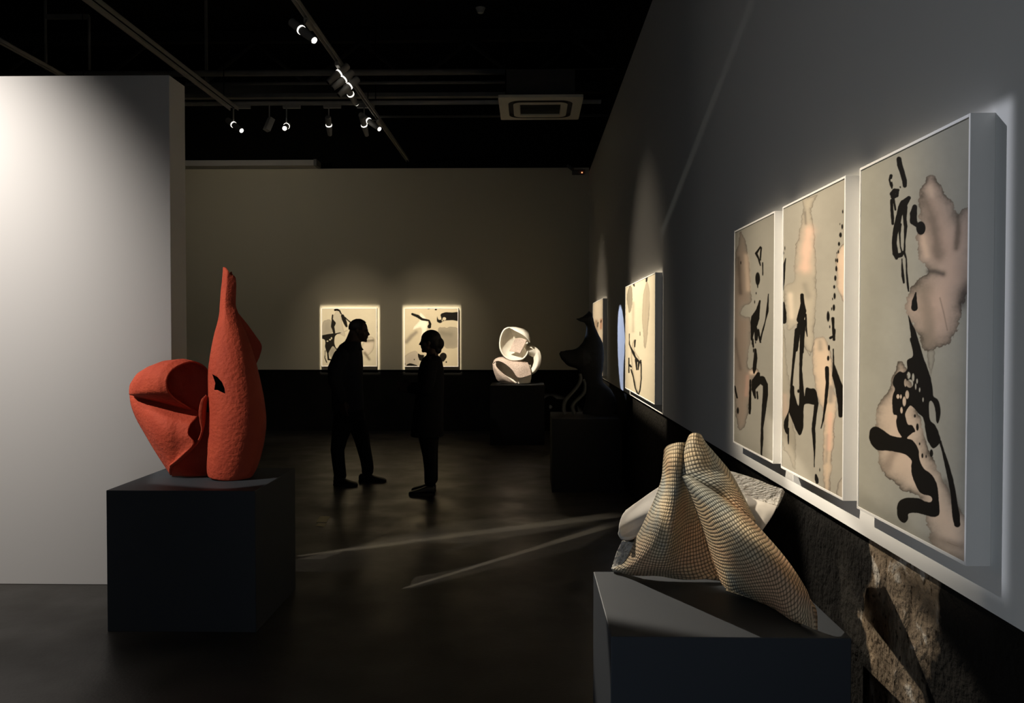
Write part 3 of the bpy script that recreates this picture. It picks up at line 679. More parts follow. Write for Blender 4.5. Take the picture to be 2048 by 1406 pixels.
D6.holes(Z8, (170, 630, 12, 8), (205, 610, 12, 10), (225, 590, 8, 14))
D7 = Design((0.50, 0.43, 0.30))
D7.wash(Z8, [(1680, 470), (1740, 440), (1800, 450), (1850, 438), (1960, 475), (1960, 700), (1820, 730), (1760, 700), (1700, 640)], (0.28, 0.245, 0.18), (0.18, 0.155, 0.115), 1, 1.2, 3)
D7.smudge(Z8, [(1720, 520, 40), (1850, 540, 40)], (0.17, 0.15, 0.11), 0.6)
D7.wash(Z8, [(1440, 240), (1420, 350), (1350, 430), (1340, 480), (1450, 460), (1440, 640), (1480, 600), (1530, 450), (1550, 360)], (0.78, 0.72, 0.58), (0.55, 0.48, 0.36), 1, 0.8, 2)
D7.smudge(Z8, [(1380, 510, 26), (1320, 560, 14), (1250, 640, 26)], (0.16, 0.14, 0.11), 0.7)
D7.wash(Z8, [(1310, 780), (1220, 850), (1220, 960), (1420, 960), (1400, 780)], (0.36, 0.31, 0.24), (0.26, 0.22, 0.17), 1, 1, 3)
D7.ink(Z8, [(1330, 262, 14), (1400, 290, 18), (1460, 330, 16), (1555, 350, 11), (1572, 400, 16), (1560, 430, 24)])
D7.blob(Z8, [(1715, 265), (1780, 235), (1860, 240), (1970, 240), (1970, 355), (1890, 345), (1770, 352), (1710, 382), (1665, 355), (1668, 292), (1690, 335), (1725, 330)])
D7.holes(Z8, (1765, 325, 24, 22), (1738, 348, 8, 12))
D7.dots(Z8, (1650, 198, 16, 12), (1550, 190, 14, 5), (1355, 882, 7, 10), (1792, 915, 10, 12), (1225, 942, 9, 14))
D7.blob(Z8, [(1405, 800), (1440, 815), (1490, 825), (1470, 880), (1435, 895), (1410, 850)])
D7.blob(Z8, [(1700, 830), (1740, 790), (1785, 800), (1795, 850), (1750, 910), (1715, 880)])
D7.blob(Z8, [(1255, 950), (1300, 930), (1390, 960), (1380, 972), (1260, 968)])

XF = 0.92                       # front plane of the right-wall frames
def rw(px_far, px_near, ztop, zbot, design, nu, nv, label, thick=WX - XF, rim=0.007, group=None):
    yf = atX(px_far, 700, XF).y; yn = atX(px_near, 700, XF).y
    return yn, yf, painting((XF, yf, zbot), (0, -1, 0), (0, 0, 1), (-1, 0, 0), yf - yn, ztop - zbot, thick, design, nu, nv, label, rim, group)
zt1 = atX(1717, 341, XF).z; zb1 = atX(1715, 1017, XF).z
zt1n = atX(1937, 229, XF).z; zb1n = atX(1933, 1134, XF).z
print('triptych z', zt1, zt1n, zb1, zb1n)
ZT = (zt1 + zt1n) / 2 + .003; ZB = (zb1 + zb1n) / 2
TRI = 'panels of the ink triptych'
y1n, y1f, _ = rw(1716, 1936, ZT, ZB, D1, 300, 820, 'nearest ink painting of three, with a big pink wash and thick black figure', group=TRI)
y2n, y2f, _ = rw(1563, 1688, ZT, ZB, D2, 240, 560, 'middle ink painting of three, with a thin drip figure and rows of black dots', group=TRI)
y3n, y3f, _ = rw(1467, 1547.5, ZT, ZB, D3, 170, 420, 'dimmest ink painting of the three, with a dark brown wash along one side', group=TRI)
z4t = atX(1310, 545, XF).z; z4b = atX(1310, 810, XF).z
y4n, y4f, _ = rw(1250.5, 1310, z4t, z4b, D4, 130, 320, 'wide cream ink painting beyond the three panels with a thin black loop on it')
z5t = atX(1205, 597, XF).z
y5n, y5f, _ = rw(1185.5, 1205.5, z5t, DZ + 0.06, D5, 60, 120, 'farthest painting on the right wall, half hidden behind the dark sculpture')
BF = BY - 0.07
def bw(px0, px1, pyt, pyb, design, label):
    a = at(px0, pyb, BF); b_ = at(px1, pyt, BF)
    painting((a.x, BF, a.z), (1, 0, 0), (0, 0, 1), (0, -1, 0), b_.x - a.x, b_.z - a.z, 0.07, design, 200, 220, label, 0.010)
    return a, b_
bA = bw(643, 753.5, 616, 733, D6, 'ink painting on the back wall behind the man, with black seated shapes')
bB = bw(808.5, 916.5, 616, 733.5, D7, 'ink painting on the back wall behind the woman, with a black bar at one corner')
# ================================================================== SCULPTURES
# ---------------- red folded sculpture
def clay(name, c1, c2, rough=0.75, sc=9, bump=(48, 0.8, 0.008)):
    return mat(name, c1, rough, 0.25, noise=(sc, c2), bump=bump)
M_red = clay('red_painted_clay', (0.47, 0.072, 0.035), (0.40, 0.058, 0.030))
RY = 4.86
rroot = empty('abstract_sculpture', (at(400, 960, RY).x, RY, R_H)); tag(rroot, 'tall red clay sculpture with a spout and a folded loop on a dark plinth', 'sculpture')
def rp(zx, zy, dy=0.0):
    p = at(180 + zx * .3698, 500 + zy * .3698, RY + dy); return Vector((p.x, p.y, max(p.z, R_H + 0.007)))
# upright spout: an open rolled sheet
secs = [  # zy, xl, xr, depth, exponent, y centre
    (93, 721, 776, .024, 1.15), (120, 720, 777, .026, 1.15), (150, 717, 779, .028, 1.15), (185, 714, 782, .030, 1.15), (230, 709, 781, .034, 1.15), (300, 704, 780, .040, 1.25), (340, 702, 792, .050, 1.4), (400, 692, 812, .070, 1.7),
    (450, 680, 832, .085, 1.9), (520, 667, 856, .105, 2.0), (590, 657, 878, .125, 2.0), (660, 650, 895, .140, 2.0), (780, 652, 921, .155, 2.0), (870, 656, 934, .160, 2.0),
    (930, 654, 938, .160, 2.0), (1000, 651, 934, .155, 2.0), (1100, 646, 915, .145, 2.0), (1180, 643, 890, .128, 2.1), (1230, 650, 862, .112, 2.1), (1262, 668, 840, .098, 2.1)]
S = np.array([list(s) for s in secs]); SS = catmull(S, 130)
TH = np.radians(np.linspace(186, 452, 120)); prof = []
kmax = len(SS) - 1
for k, (zy, xl, xr, dp, ex) in enumerate(SS):
    p0 = rp(xl, zy); p1 = rp(xr, zy); cx = (p0.x + p1.x) / 2; a = (p1.x - p0.x) / 2; z = p0.z
    z = max(z, R_H + 0.008)
    zoff = 0; row = []
    for t in TH:
        c, s_ = math.cos(t), math.sin(t); e = 2 / max(ex, 1.05)
        x = cx + a * math.copysign(abs(c) ** e, c); y = RY + 0.01 + dp * math.copysign(abs(s_) ** e, s_)
        zx_ = xl + (x - p0.x) / (p1.x - p0.x) * (xr - xl)
        zz = min(z, rp(730, 93 + max(0, zx_ - 727) * 1.12 + (6 if 752 < zx_ < 768 else 0)).z)
        if k > kmax - 14: zz = z + 0.03 * max(0, -math.cos(t)) * (k - kmax + 14) / 14 * 0.8
        row.append((x, y, max(zz, R_H + 0.008)))
    prof.append(row)
U = np.array(prof)
b = MB(); b.sheet(U, 0.012)
# a small slot is cut through the front near the crossing of the two forms
slot = [(662, 672), (690, 688), (714, 715), (728, 748), (731, 777), (712, 768), (690, 757), (672, 757), (678, 720)]
up_o = b.build('upright_spout', M_red, rroot, smooth=True)
cb = MB()
cb.rings([[at(180 + x * .3698, 500 + y * .3698, RY - .30) for x, y in slot], [at(180 + x * .3698, 500 + y * .3698, RY - .03) for x, y in slot]])
cut = cb.build('cutter', M_red)
md = up_o.modifiers.new('b', 'BOOLEAN'); md.operation = 'DIFFERENCE'; md.object = cut; md.solver = 'EXACT'
nm = bpy.data.meshes.new_from_object(up_o.evaluated_get(bpy.context.evaluated_depsgraph_get()))
up_o.modifiers.clear(); up_o.data = nm; bpy.data.objects.remove(cut)
# the flaring fin on its far side
fin = [[rp(770, 330, .02), rp(785, 335, .03), rp(800, 345, .045)],
       [rp(800, 400, .03), rp(830, 398, .05), rp(850, 405, .07)],
       [rp(820, 460, .05), rp(860, 455, .08), rp(895, 463, .10)],
       [rp(835, 520, .06), rp(885, 515, .10), rp(928, 517, .12)],
       [rp(850, 580, .07), rp(885, 575, .10), rp(917, 572, .12)],
       [rp(870, 640, .09), rp(882, 635, .10), rp(893, 632, .11)],
       [rp(890, 700, .10), rp(895, 700, .10), rp(900, 700, .10)]]
b = MB(); b.sheet(patch(fin, 50, 24), 0.010); b.build('side_fin', M_red, rroot, smooth=True)
# upper folded loop: a cone opening towards the spout
rim = [(548, 606), (492, 622), (440, 655), (415, 705), (424, 762), (462, 806), (520, 845), (575, 880), (598, 900), (625, 850), (650, 775), (655, 700), (632, 645), (592, 615)]
RC = Vector((0, 0, 0)); rim3 = []
for x, y in rim:
    dy = -0.17 + (x - 415) / 240 * 0.29
    rim3.append(rp(x, y, dy))
NR = 72
R3 = catmull_closed([list(p) for p in rim3], NR); rc = R3.mean(0)
ap = np.array(rp(222, 779, 0.03))
bt = [0, .07, .22, .4, .62, .86, 1.0]; bv = [0, .66, .98, 1.0, .86, .46, 0]
tt = np.linspace(0, 1, 44); L = []
for t in tt:
    bul = np.interp(t, bt, bv); row = []
    for p in R3:
        d = p - rc; d[1] *= 0.4; d /= np.linalg.norm(d) + 1e-9
        up = max(0.0, d[2]); lf = max(0.0, -d[0]); dn = max(0.0, -d[2]); rt = max(0.0, d[0])
        off = np.array([0, 0, 1.0]) * 0.088 * up * bul
        off += np.array([0, -1.0, 0]) * 0.075 * bul * (0.55 + 0.45 * lf) * (1 - 0.6 * dn) * (1 - 0.95 * rt * (1 - dn))
        off += np.array([0, 1.0, 0]) * 0.10 * bul * rt * up
        row.append(ap * (1 - t) + p * t + off)
    row.append(row[0]); L.append(row)
b = MB(); b.sheet(np.array(L)[1:], -0.010); b.build('upper_fold', M_red, rroot, smooth=True)
# lower fold
lf = [[rp(215, 770, .08), rp(308, 778, .06), rp(400, 800, .04), rp(490, 835, .02), rp(582, 872, .0)],
      [rp(217, 785, .05), rp(310, 818, .01), rp(400, 848, -.01), rp(490, 876, -.02), rp(580, 902, -.025)],
      [rp(226, 840, .05), rp(318, 876, -.05), rp(402, 905, -.09), rp(478, 928, -.09), rp(543, 945, -.09)],
      [rp(253, 910, .05), rp(335, 950, -.07), rp(410, 975, -.12), rp(475, 990, -.11), rp(531, 995, -.11)],
      [rp(298, 990, .05), rp(360, 1030, -.06), rp(420, 1045, -.10), rp(490, 1047, -.10), rp(562, 1046, -.11)],
      [rp(360, 1095, .04), rp(400, 1110, -.03), rp(430, 1118, -.06), rp(470, 1120, -.07), rp(505, 1108, -.10)],
      [rp(440, 1232, .06), rp(436, 1212, .02), rp(433, 1195, -.02), rp(431, 1180, -.04), rp(430, 1165, -.07)]]
b = MB(); b.sheet(patch(lf, 60, 60), 0.010); b.build('lower_fold', M_red, rroot, smooth=True)
# the lip that runs from the spout down across the dark hollow
lip = [[rp(627, 783, -.09), rp(629, 786, -.09), rp(631, 792, -.07)],
       [rp(602, 812, -.11), rp(616, 818, -.10), rp(630, 830, -.07)],
       [rp(589, 870, -.12), rp(606, 880, -.11), rp(625, 885, -.07)],
       [rp(594, 930, -.12), rp(607, 935, -.11), rp(621, 930, -.07)],
       [rp(604, 975, -.11), rp(609, 972, -.10), rp(614, 960, -.07)],
       [rp(585, 1030, -.07), rp(592, 1028, -.05), rp(597, 1020, -.02)],
       [rp(548, 1072, -.06), rp(556, 1072, -.04), rp(562, 1066, -.01)],
       [rp(490, 1122, -.06), rp(500, 1124, -.03), rp(510, 1120, -.00)],
       [rp(430, 1166, -.05), rp(438, 1168, -.02), rp(446, 1170, .01)]]
b = MB(); b.sheet(patch(lip, 60, 14), 0.008); b.build('inner_lip', M_red, rroot, smooth=True)
hol = [[rp(450, 870, .09), rp(570, 870, .14), rp(650, 880, .15)],
       [rp(440, 960, .09), rp(560, 960, .15), rp(648, 960, .15)],
       [rp(430, 1050, .08), rp(550, 1050, .14), rp(645, 1050, .15)],
       [rp(435, 1140, .05), rp(545, 1140, .11), rp(642, 1140, .13)],
       [rp(432, 1190, .02), rp(535, 1200, .05), rp(640, 1200, .10)],
       [rp(446, 1234, .04), rp(530, 1236, .02), rp(642, 1236, .06)]]
b = MB(); b.sheet(patch(hol, 50, 30), 0.010); b.build('hollow_back', M_red, rroot, smooth=True)

# ---------------- woven-texture sculpture
def woven_mat():
    m = mat('woven_glazed_clay', (0.5, 0.4, 0.3), 0.8, 0.2); nt = m.node_tree; L = nt.links.new; bs = nt.nodes['Principled BSDF']
    N = lambda t: nt.nodes.new(t)
    uv = N('ShaderNodeUVMap'); uv.uv_map = 'UVMap'; tc = N('ShaderNodeTexCoord')
    nz = N('ShaderNodeTexNoise'); nz.inputs['Scale'].default_value = 14; nz.inputs['Detail'].default_value = 3
    L(tc.outputs['Object'], nz.inputs['Vector'])
    wob = N('ShaderNodeVectorMath'); wob.operation = 'SCALE'; wob.inputs[3].default_value = 0.9
    ctr = N('ShaderNodeVectorMath'); ctr.operation = 'SUBTRACT'; ctr.inputs[1].default_value = (.5, .5, .5)
    L(nz.outputs['Color'], ctr.inputs[0]); L(ctr.outputs[0], wob.inputs[0])
    ad = N('ShaderNodeVectorMath'); ad.operation = 'ADD'; L(uv.outputs[0], ad.inputs[0]); L(wob.outputs[0], ad.inputs[1])
    sx = N('ShaderNodeSeparateXYZ'); L(ad.outputs[0], sx.inputs[0])
    def M(op, a, b_=None):
        n = N('ShaderNodeMath'); n.operation = op
        for i, v in enumerate((a, b_)):
            if v is None: continue
            if isinstance(v, (int, float)): n.inputs[i].default_value = v
            else: L(v, n.inputs[i])
        return n.outputs[0]
    bump = []
    for o in (sx.outputs[0], sx.outputs[1]):
        s = M('ABSOLUTE', M('SINE', M('MULTIPLY', o, math.pi)))
        bump.append(M('POWER', s, 0.55))
    h = M('MULTIPLY', bump[0], bump[1])
    # colour: tan, straw and blue-grey clouds, darker in the grooves
    n2 = N('ShaderNodeTexNoise'); n2.inputs['Scale'].default_value = 4.2; n2.inputs['Detail'].default_value = 3; L(tc.outputs['Object'], n2.inputs['Vector'])
    rp_ = N('ShaderNodeValToRGB'); e = rp_.color_ramp.elements
    e[0].position = .36; e[0].color = (.42, .42, .36, 1); e[1].position = .60; e[1].color = (.76, .49, .30, 1)
    k = e.new(.46); k.color = (.72, .57, .37, 1)
    L(n2.outputs['Fac'], rp_.inputs['Fac'])
    g = N('ShaderNodeMapRange'); g.inputs[1].default_value = 0.25; g.inputs[2].default_value = 0.8; g.inputs[3].default_value = 0.27; g.inputs[4].default_value = 1.0
    L(h, g.inputs[0])
    n3 = N('ShaderNodeTexNoise'); n3.inputs['Scale'].default_value = 90; L(tc.outputs['Object'], n3.inputs['Vector'])
    mr = N('ShaderNodeMapRange'); mr.inputs[3].default_value = 0.7; mr.inputs[4].default_value = 1.2; L(n3.outputs['Fac'], mr.inputs[0])
    mul = M('MULTIPLY', g.outputs[0], mr.outputs[0])
    mx = N('ShaderNodeVectorMath'); mx.operation = 'SCALE'; L(rp_.outputs['Color'], mx.inputs[0]); L(mul, mx.inputs[3])
    L(mx.outputs[0], bs.inputs['Base Color'])
    bp = N('ShaderNodeBump'); bp.inputs['Strength'].default_value = 0.7; bp.inputs['Distance'].default_value = 0.004
    hh = M('ADD', h, M('MULTIPLY', n3.outputs['Fac'], 0.4)); L(hh, bp.inputs['Height']); L(bp.outputs['Normal'], bs.inputs['Normal'])
    return m
M_wov = woven_mat()
M_smooth = mat('smooth_pale_clay', (0.58, 0.54, 0.48), 0.85, 0.15, noise=(7, (0.64, 0.60, 0.54)), bump=(60, 0.15, 0.003))
M_pit = mat('pitted_pale_clay', (0.70, 0.65, 0.57), 0.9, 0.1, noise=(40, (0.78, 0.74, 0.67)), bump=(52, 1.0, 0.07))
groot = empty('abstract_sculpture', ((gA.x + gB.x) / 2, (gA.y + gC.y) / 2, G_H)); tag(groot, 'draped tan woven-textured clay sculpture on the near corner plinth', 'sculpture')
def gp(zx, zy, Y):
    p = at(1160 + zx * .3271, 840 + zy * .3271, Y)
    if p.z < G_H + 0.009: p.z = G_H + 0.009
    return p
CELL = 0.0122
def cell_uv(P):
    """UVs in weave cells: mean arc length along each direction"""
    du = np.linalg.norm(np.diff(P, axis=1), axis=2); dv = np.linalg.norm(np.diff(P, axis=0), axis=2)
    R, C, _ = P.shape
    u = np.concatenate([np.zeros((R, 1)), np.cumsum(du, 1)], 1); v = np.concatenate([np.zeros((1, C)), np.cumsum(dv, 0)], 0)
    um = u[:, -1].mean(); 
    u = np.linspace(0, 1, C)[None] * um * np.ones((R, 1)) * 0.55 + (u - u[:, C // 2:C // 2 + 1]) * 0.45
    return [(u[r, c] * 1.12 / CELL, v[r, c] / CELL) for r in range(R) for c in range(C)]
def gpatch(name, rows, m, nr=60, nc=60, th=0.012, mi2=None):
    P = patch([[gp(*q) for q in r] for r in rows], nr, nc)
    b = MB(); b.sheet(P, th, uvs=cell_uv(P)); b.v = [(x, y, max(z, G_H + .0015)) for x, y, z in b.v]; return b.build(name, m, groot, smooth=True, uv=True)
gpatch('woven_cone', [
    [(524, 182, 2.66), (545, 160, 2.60), (585, 145, 2.57), (625, 138, 2.58), (662, 140, 2.64)],
    [(519, 250, 2.66), (545, 245, 2.57), (580, 250, 2.54), (612, 265, 2.56), (645, 290, 2.64)],
    [(506, 370, 2.70), (545, 375, 2.59), (585, 385, 2.56), (622, 395, 2.59), (660, 420, 2.68)],
    [(450, 520, 2.75), (510, 540, 2.62), (570, 550, 2.59), (640, 570, 2.66), (745, 600, 2.76)],
    [(358, 710, 2.79), (440, 730, 2.66), (530, 740, 2.61), (625, 760, 2.67), (795, 780, 2.76)],
    [(265, 870, 2.81), (370, 870, 2.70), (490, 880, 2.66), (605, 905, 2.69), (830, 920, 2.73)],
    [(205, 954, 2.80), (320, 958, 2.76), (480, 944, 2.73), (620, 976, 2.715), (860, 1022, 2.70)]], M_wov, 90, 80)
gpatch('woven_front_lobe', [
    [(628, 335, 2.56), (640, 340, 2.54), (655, 346, 2.53), (675, 355, 2.54), (697, 368, 2.57)],
    [(685, 460, 2.58), (722, 452, 2.50), (765, 448, 2.48), (815, 452, 2.50), (862, 478, 2.57)],
    [(740, 610, 2.61), (800, 590, 2.49), (870, 572, 2.45), (940, 562, 2.46), (1010, 588, 2.55)],
    [(790, 760, 2.63), (880, 740, 2.49), (970, 715, 2.42), (1060, 695, 2.42), (1130, 712, 2.51)],
    [(840, 905, 2.64), (950, 895, 2.50), (1060, 870, 2.40), (1170, 845, 2.38), (1262, 868, 2.45)],
    [(868, 985, 2.63), (990, 1000, 2.52), (1120, 1000, 2.42), (1250, 990, 2.34), (1372, 1035, 2.35)],
    [(893, 1047, 2.61), (1020, 1085, 2.545), (1170, 1160, 2.455), (1310, 1245, 2.335), (1432, 1150, 2.27)],
    [(895, 1050, 2.605), (1022, 1088, 2.54), (1172, 1163, 2.45), (1312, 1249, 2.33), (1442, 1306, 2.245)]], M_wov, 110, 90)
gpatch('woven_upper_flap', [
    [(668, 118, 2.60), (680, 95, 2.58), (700, 83, 2.57), (718, 85, 2.58), (730, 93, 2.60)],
    [(640, 190, 2.58), (665, 168, 2.555), (695, 152, 2.55), (730, 142, 2.57), (764, 148, 2.62)],
    [(626, 265, 2.57), (668, 246, 2.545), (715, 228, 2.54), (770, 214, 2.57), (828, 222, 2.64)],
    [(630, 345, 2.57), (690, 332, 2.54), (752, 318, 2.54), (825, 300, 2.58), (890, 294, 2.66)],
    [(735, 405, 2.56), (785, 388, 2.53), (838, 375, 2.54), (890, 366, 2.58), (940, 372, 2.66)],
    [(850, 485, 2.56), (885, 462, 2.54), (922, 450, 2.55), (960, 452, 2.58), (990, 470, 2.65)],
    [(955, 568, 2.55), (975, 548, 2.54), (997, 540, 2.55), (1018, 545, 2.58), (1035, 558, 2.63)],
    [(1042, 630, 2.55), (1048, 622, 2.55), (1054, 618, 2.56), (1060, 618, 2.58), (1066, 622, 2.60)]], M_wov, 90, 60)
gpatch('pitted_wing', [
    [(905, 318, 3.02), (1000, 345, 2.96), (1100, 379, 2.88), (1170, 408, 2.80), (1246, 430, 2.72)],
    [(955, 400, 2.86), (1030, 420, 2.82), (1105, 440, 2.77), (1165, 460, 2.72), (1228, 482, 2.68)],
    [(985, 470, 2.72), (1050, 490, 2.70), (1110, 510, 2.67), (1160, 522, 2.655), (1205, 532, 2.645)]], M_pit, 40, 50)
gpatch('smooth_wing', [
    [(975, 455, 2.73), (1050, 482, 2.703), (1110, 503, 2.67), (1160, 518, 2.655), (1207, 528, 2.645)],
    [(1010, 540, 2.66), (1060, 545, 2.65), (1110, 555, 2.645), (1142, 570, 2.64), (1172, 585, 2.64)],
    [(1040, 620, 2.65), (1065, 640, 2.64), (1080, 655, 2.635), (1095, 668, 2.63), (1102, 684, 2.63)]], M_smooth, 30, 30)
gpatch('smooth_disc', [
    [(500, 410, 2.98), (470, 430, 2.97), (400, 478, 2.96), (330, 528, 2.94), (285, 562, 2.92)],
    [(490, 470, 2.91), (440, 490, 2.92), (370, 530, 2.92), (310, 570, 2.90), (252, 612, 2.87)],
    [(470, 540, 2.82), (420, 560, 2.84), (350, 600, 2.85), (290, 640, 2.84), (237, 675, 2.82)],
    [(440, 610, 2.81), (390, 640, 2.83), (340, 670, 2.835), (290, 695, 2.83), (247, 713, 2.815)],
    [(410, 660, 2.80), (380, 690, 2.81), (345, 712, 2.815), (305, 726, 2.81), (265, 724, 2.81)]], M_smooth, 40, 40, 0.014)
gpatch('pitted_foot', [
    [(262, 738, 2.82), (310, 745, 2.80), (350, 752, 2.79)],
    [(230, 812, 2.83), (275, 820, 2.80), (315, 830, 2.79)],
    [(206, 890, 2.83), (235, 895, 2.81), (270, 900, 2.79)],
    [(194, 946, 2.81), (205, 950, 2.80), (222, 956, 2.79)]], M_pit, 40, 24, 0.010)

# ---------------- white looping sculpture
M_white = clay('white_glazed_clay', (0.80, 0.76, 0.66), (0.74, 0.69, 0.58), 0.7, 12, (40, 0.3, 0.006))
M_rosy = clay('rosy_speckled_clay', (0.62, 0.50, 0.42), (0.48, 0.37, 0.30), 0.85, 60, (70, 0.6, 0.008))
WY = wA.y + 0.36
wroot = empty('abstract_sculpture', (at(1035, 768, WY).x, WY, W_H)); tag(wroot, 'white clay sculpture of a cup over a looping fold by the back wall', 'sculpture')
def wp(zx, zy, dy=0.0):
    p = at(940 + zx * .1921, 630 + zy * .1921, WY + dy); return Vector((p.x, p.y, max(p.z, W_H + 0.011)))
rimw = [(415, 130), (360, 150), (325, 210), (310, 290), (320, 365), (360, 430), (425, 466), (500, 468), (560, 448), (600, 385), (585, 322), (606, 265), (560, 215), (495, 180), (450, 150)]
R3 = catmull_closed([list(wp(x, y, -0.10 + (x - 310) / 290 * 0.05)) for x, y in rimw], 64)
c = np.array(wp(470, 320, 0.16)); L = []
for t in np.linspace(0, 1, 22):
    k = math.cos(t * math.pi / 2) ** 0.8; row = [c * (1 - k) + p * k + np.array([0, 0.10 * math.sin(t * math.pi / 2) * k, 0]) for p in R3]
    row.append(row[0]); L.append(row)
b = MB(); b.sheet(np.array(L)[:-1], 0.02); b.build('cup', M_white, wroot, smooth=True)
b = MB(); b.sheet(patch([[wp(405, 130, -.10), wp(450, 128, -.09), wp(500, 134, -.08), wp(560, 150, -.07), wp(608, 185, -.04), wp(620, 235, -.01)],
                         [wp(425, 138, -.14), wp(470, 150, -.15), wp(515, 165, -.15), wp(565, 190, -.14), wp(600, 225, -.11), wp(622, 262, -.07)],
                         [wp(435, 146, -.15), wp(480, 172, -.17), wp(525, 195, -.17), wp(565, 222, -.16), wp(598, 255, -.13), wp(622, 288, -.09)]], 24, 50), 0.014); b.build('curled_lip', M_white, wroot, smooth=True)
b = MB(); b.sheet(patch([[wp(470, 245, -.08), wp(530, 240, -.12), wp(592, 262, -.15)], [wp(440, 310, -.03), wp(500, 315, -.08), wp(560, 330, -.13)], [wp(410, 375, -.02), wp(465, 385, -.05), wp(522, 402, -.10)]], 24, 24), 0.014); b.build('inner_petal', M_rosy, wroot, smooth=True)
b = MB(); b.sheet(patch([[wp(240, 520, -.06), wp(262, 465, -.03), wp(330, 442, .0), wp(420, 462, .02), wp(520, 474, .02), wp(598, 494, .03)],
                         [wp(250, 495, -.12), wp(285, 465, -.13), wp(345, 462, -.12), wp(430, 500, -.12), wp(530, 530, -.11), wp(622, 550, -.04)],
                         [wp(266, 488, -.14), wp(300, 480, -.16), wp(365, 510, -.17), wp(440, 575, -.17), wp(508, 655, -.15), wp(640, 622, -.06)]], 34, 60), 0.016); b.build('upper_fold', M_rosy, wroot, smooth=True)
b = MB(); b.sheet(patch([[wp(240, 505, -.08), wp(244, 560, -.10), wp(265, 630, -.09), wp(300, 690, -.06), wp(400, 716, -.03), wp(474, 717, -.03)],
                         [wp(254, 520, -.13), wp(262, 555, -.15), wp(300, 615, -.15), wp(350, 665, -.13), wp(410, 700, -.10), wp(476, 715, -.06)],
                         [wp(266, 490, -.14), wp(276, 540, -.16), wp(335, 600, -.16), wp(390, 645, -.15), wp(435, 682, -.12), wp(480, 712, -.08)]], 24, 60), 0.014); b.build('lower_fold', M_rosy, wroot, smooth=True)
b = MB(); b.sheet(patch([[wp(245, 500, .02), wp(400, 490, .08), wp(630, 520, .08)], [wp(270, 600, .02), wp(420, 600, .10), wp(635, 610, .08)], [wp(330, 700, .0), wp(480, 716, .06), wp(630, 716, .06)]], 20, 30), 0.016); b.build('hollow_back', M_white, wroot, smooth=True)
b = MB(); b.sheet(patch([[wp(505, 655, -.11), wp(570, 645, -.08), wp(638, 622, -.03)], [wp(505, 690, -.06), wp(570, 680, -.05), wp(632, 670, .0)], [wp(500, 717, -.04), wp(560, 717, -.03), wp(610, 717, .02)]], 16, 16), 0.014); b.build('foot', M_white, wroot, smooth=True)
ring = [((560, 330), (620, 420)), ((640, 322), (640, 430)), ((690, 345), (668, 440)), ((726, 385), (665, 445)), ((738, 450), (668, 490)), ((722, 530), (655, 535)), ((685, 588), (638, 570)), ((640, 618), (625, 590))]
dyo = [-.02, .02, .05, .05, .04, .03, .02, .01]
b = MB(); b.sheet(patch([[wp(*o, d + 0.02) for (o, i), d in zip(ring, dyo)], [wp((o[0] + i[0]) / 2, (o[1] + i[1]) / 2, d - .02) for (o, i), d in zip(ring, dyo)], [wp(*i, d + .03) for (o, i), d in zip(ring, dyo)]], 16, 60), 0.02)
b.build('side_ring', M_white, wroot, smooth=True)

# ---------------- dark animal-like sculpture
M_dark = mat('black_clay', (0.016, 0.016, 0.015), 0.8, 0.2, noise=(10, (0.022, 0.022, 0.02)), bump=(50, 0.3, 0.006))
M_dgrey = mat('grey_clay_edge', (0.10, 0.10, 0.095), 0.8, 0.2, bump=(50, 0.3, 0.006))
DY = dA.y + 0.36
droot = empty('abstract_sculpture', (at(1165, 838, DY).x, DY, D_H)); tag(droot, 'dark clay sculpture like a beaked animal against the right wall', 'sculpture')
def dp(zx, zy, dy=0.0):
    p = at(1080 + zx * .2134, 600 + zy * .2134, DY); return Vector((p.x, DY + dy, max(p.z, D_H + 0.016)))
U_ = .2134 * DY / F
b = MB()
rings = []
for zy, xl, xr, k in [(105, 449, 462, 1), (135, 436, 490, .8), (160, 424, 497, .7), (200, 412, 506, .7), (250, 434, 518, .7), (320, 428, 548, .7), (390, 405, 585, .65), (440, 362, 596, .6), (490, 320, 600, .6), (560, 300, 600, .6), (620, 330, 592, .62), (680, 372, 586, .65), (720, 388, 583, .7), (770, 410, 590, .75), (830, 428, 660, .7), (900, 432, 705, .65), (980, 420, 725, .6), (1112, 395, 735, .55)]:
    p0 = dp(xl, zy); p1 = dp(xr, zy); a = (p1.x - p0.x) / 2
    if p1.x > WX - 0.05: a -= (p1.x - WX + 0.05) / 2; p1.x = WX - 0.05
    cx = (p0.x + p1.x) / 2
    rings.append([(cx + a * math.cos(t), DY + a * k * math.sin(t), p0.z) for t in np.linspace(0, 2 * math.pi, 40, endpoint=False)])
b.rings(rings)
b.chain([(dp(455, 165), 42 * U_), (dp(415, 182), 30 * U_), (dp(375, 184), 18 * U_), (dp(338, 178), 5 * U_)], 0.3)
b.chain([(dp(470, 140), 22 * U_), (dp(458, 100), 4 * U_)], 0.3)
b.chain([(dp(400, 545), 110 * U_), (dp(300, 555), 74 * U_), (dp(235, 530), 44 * U_), (dp(200, 505), 22 * U_), (dp(192, 486), 8 * U_)], 0.3)
b.chain([(dp(340, 470), 12 * U_), (dp(250, 475), 8 * U_), (dp(195, 485), 5 * U_)], 0.3)
b.build('body', M_dark, droot, remesh=0.011, smoothit=4)
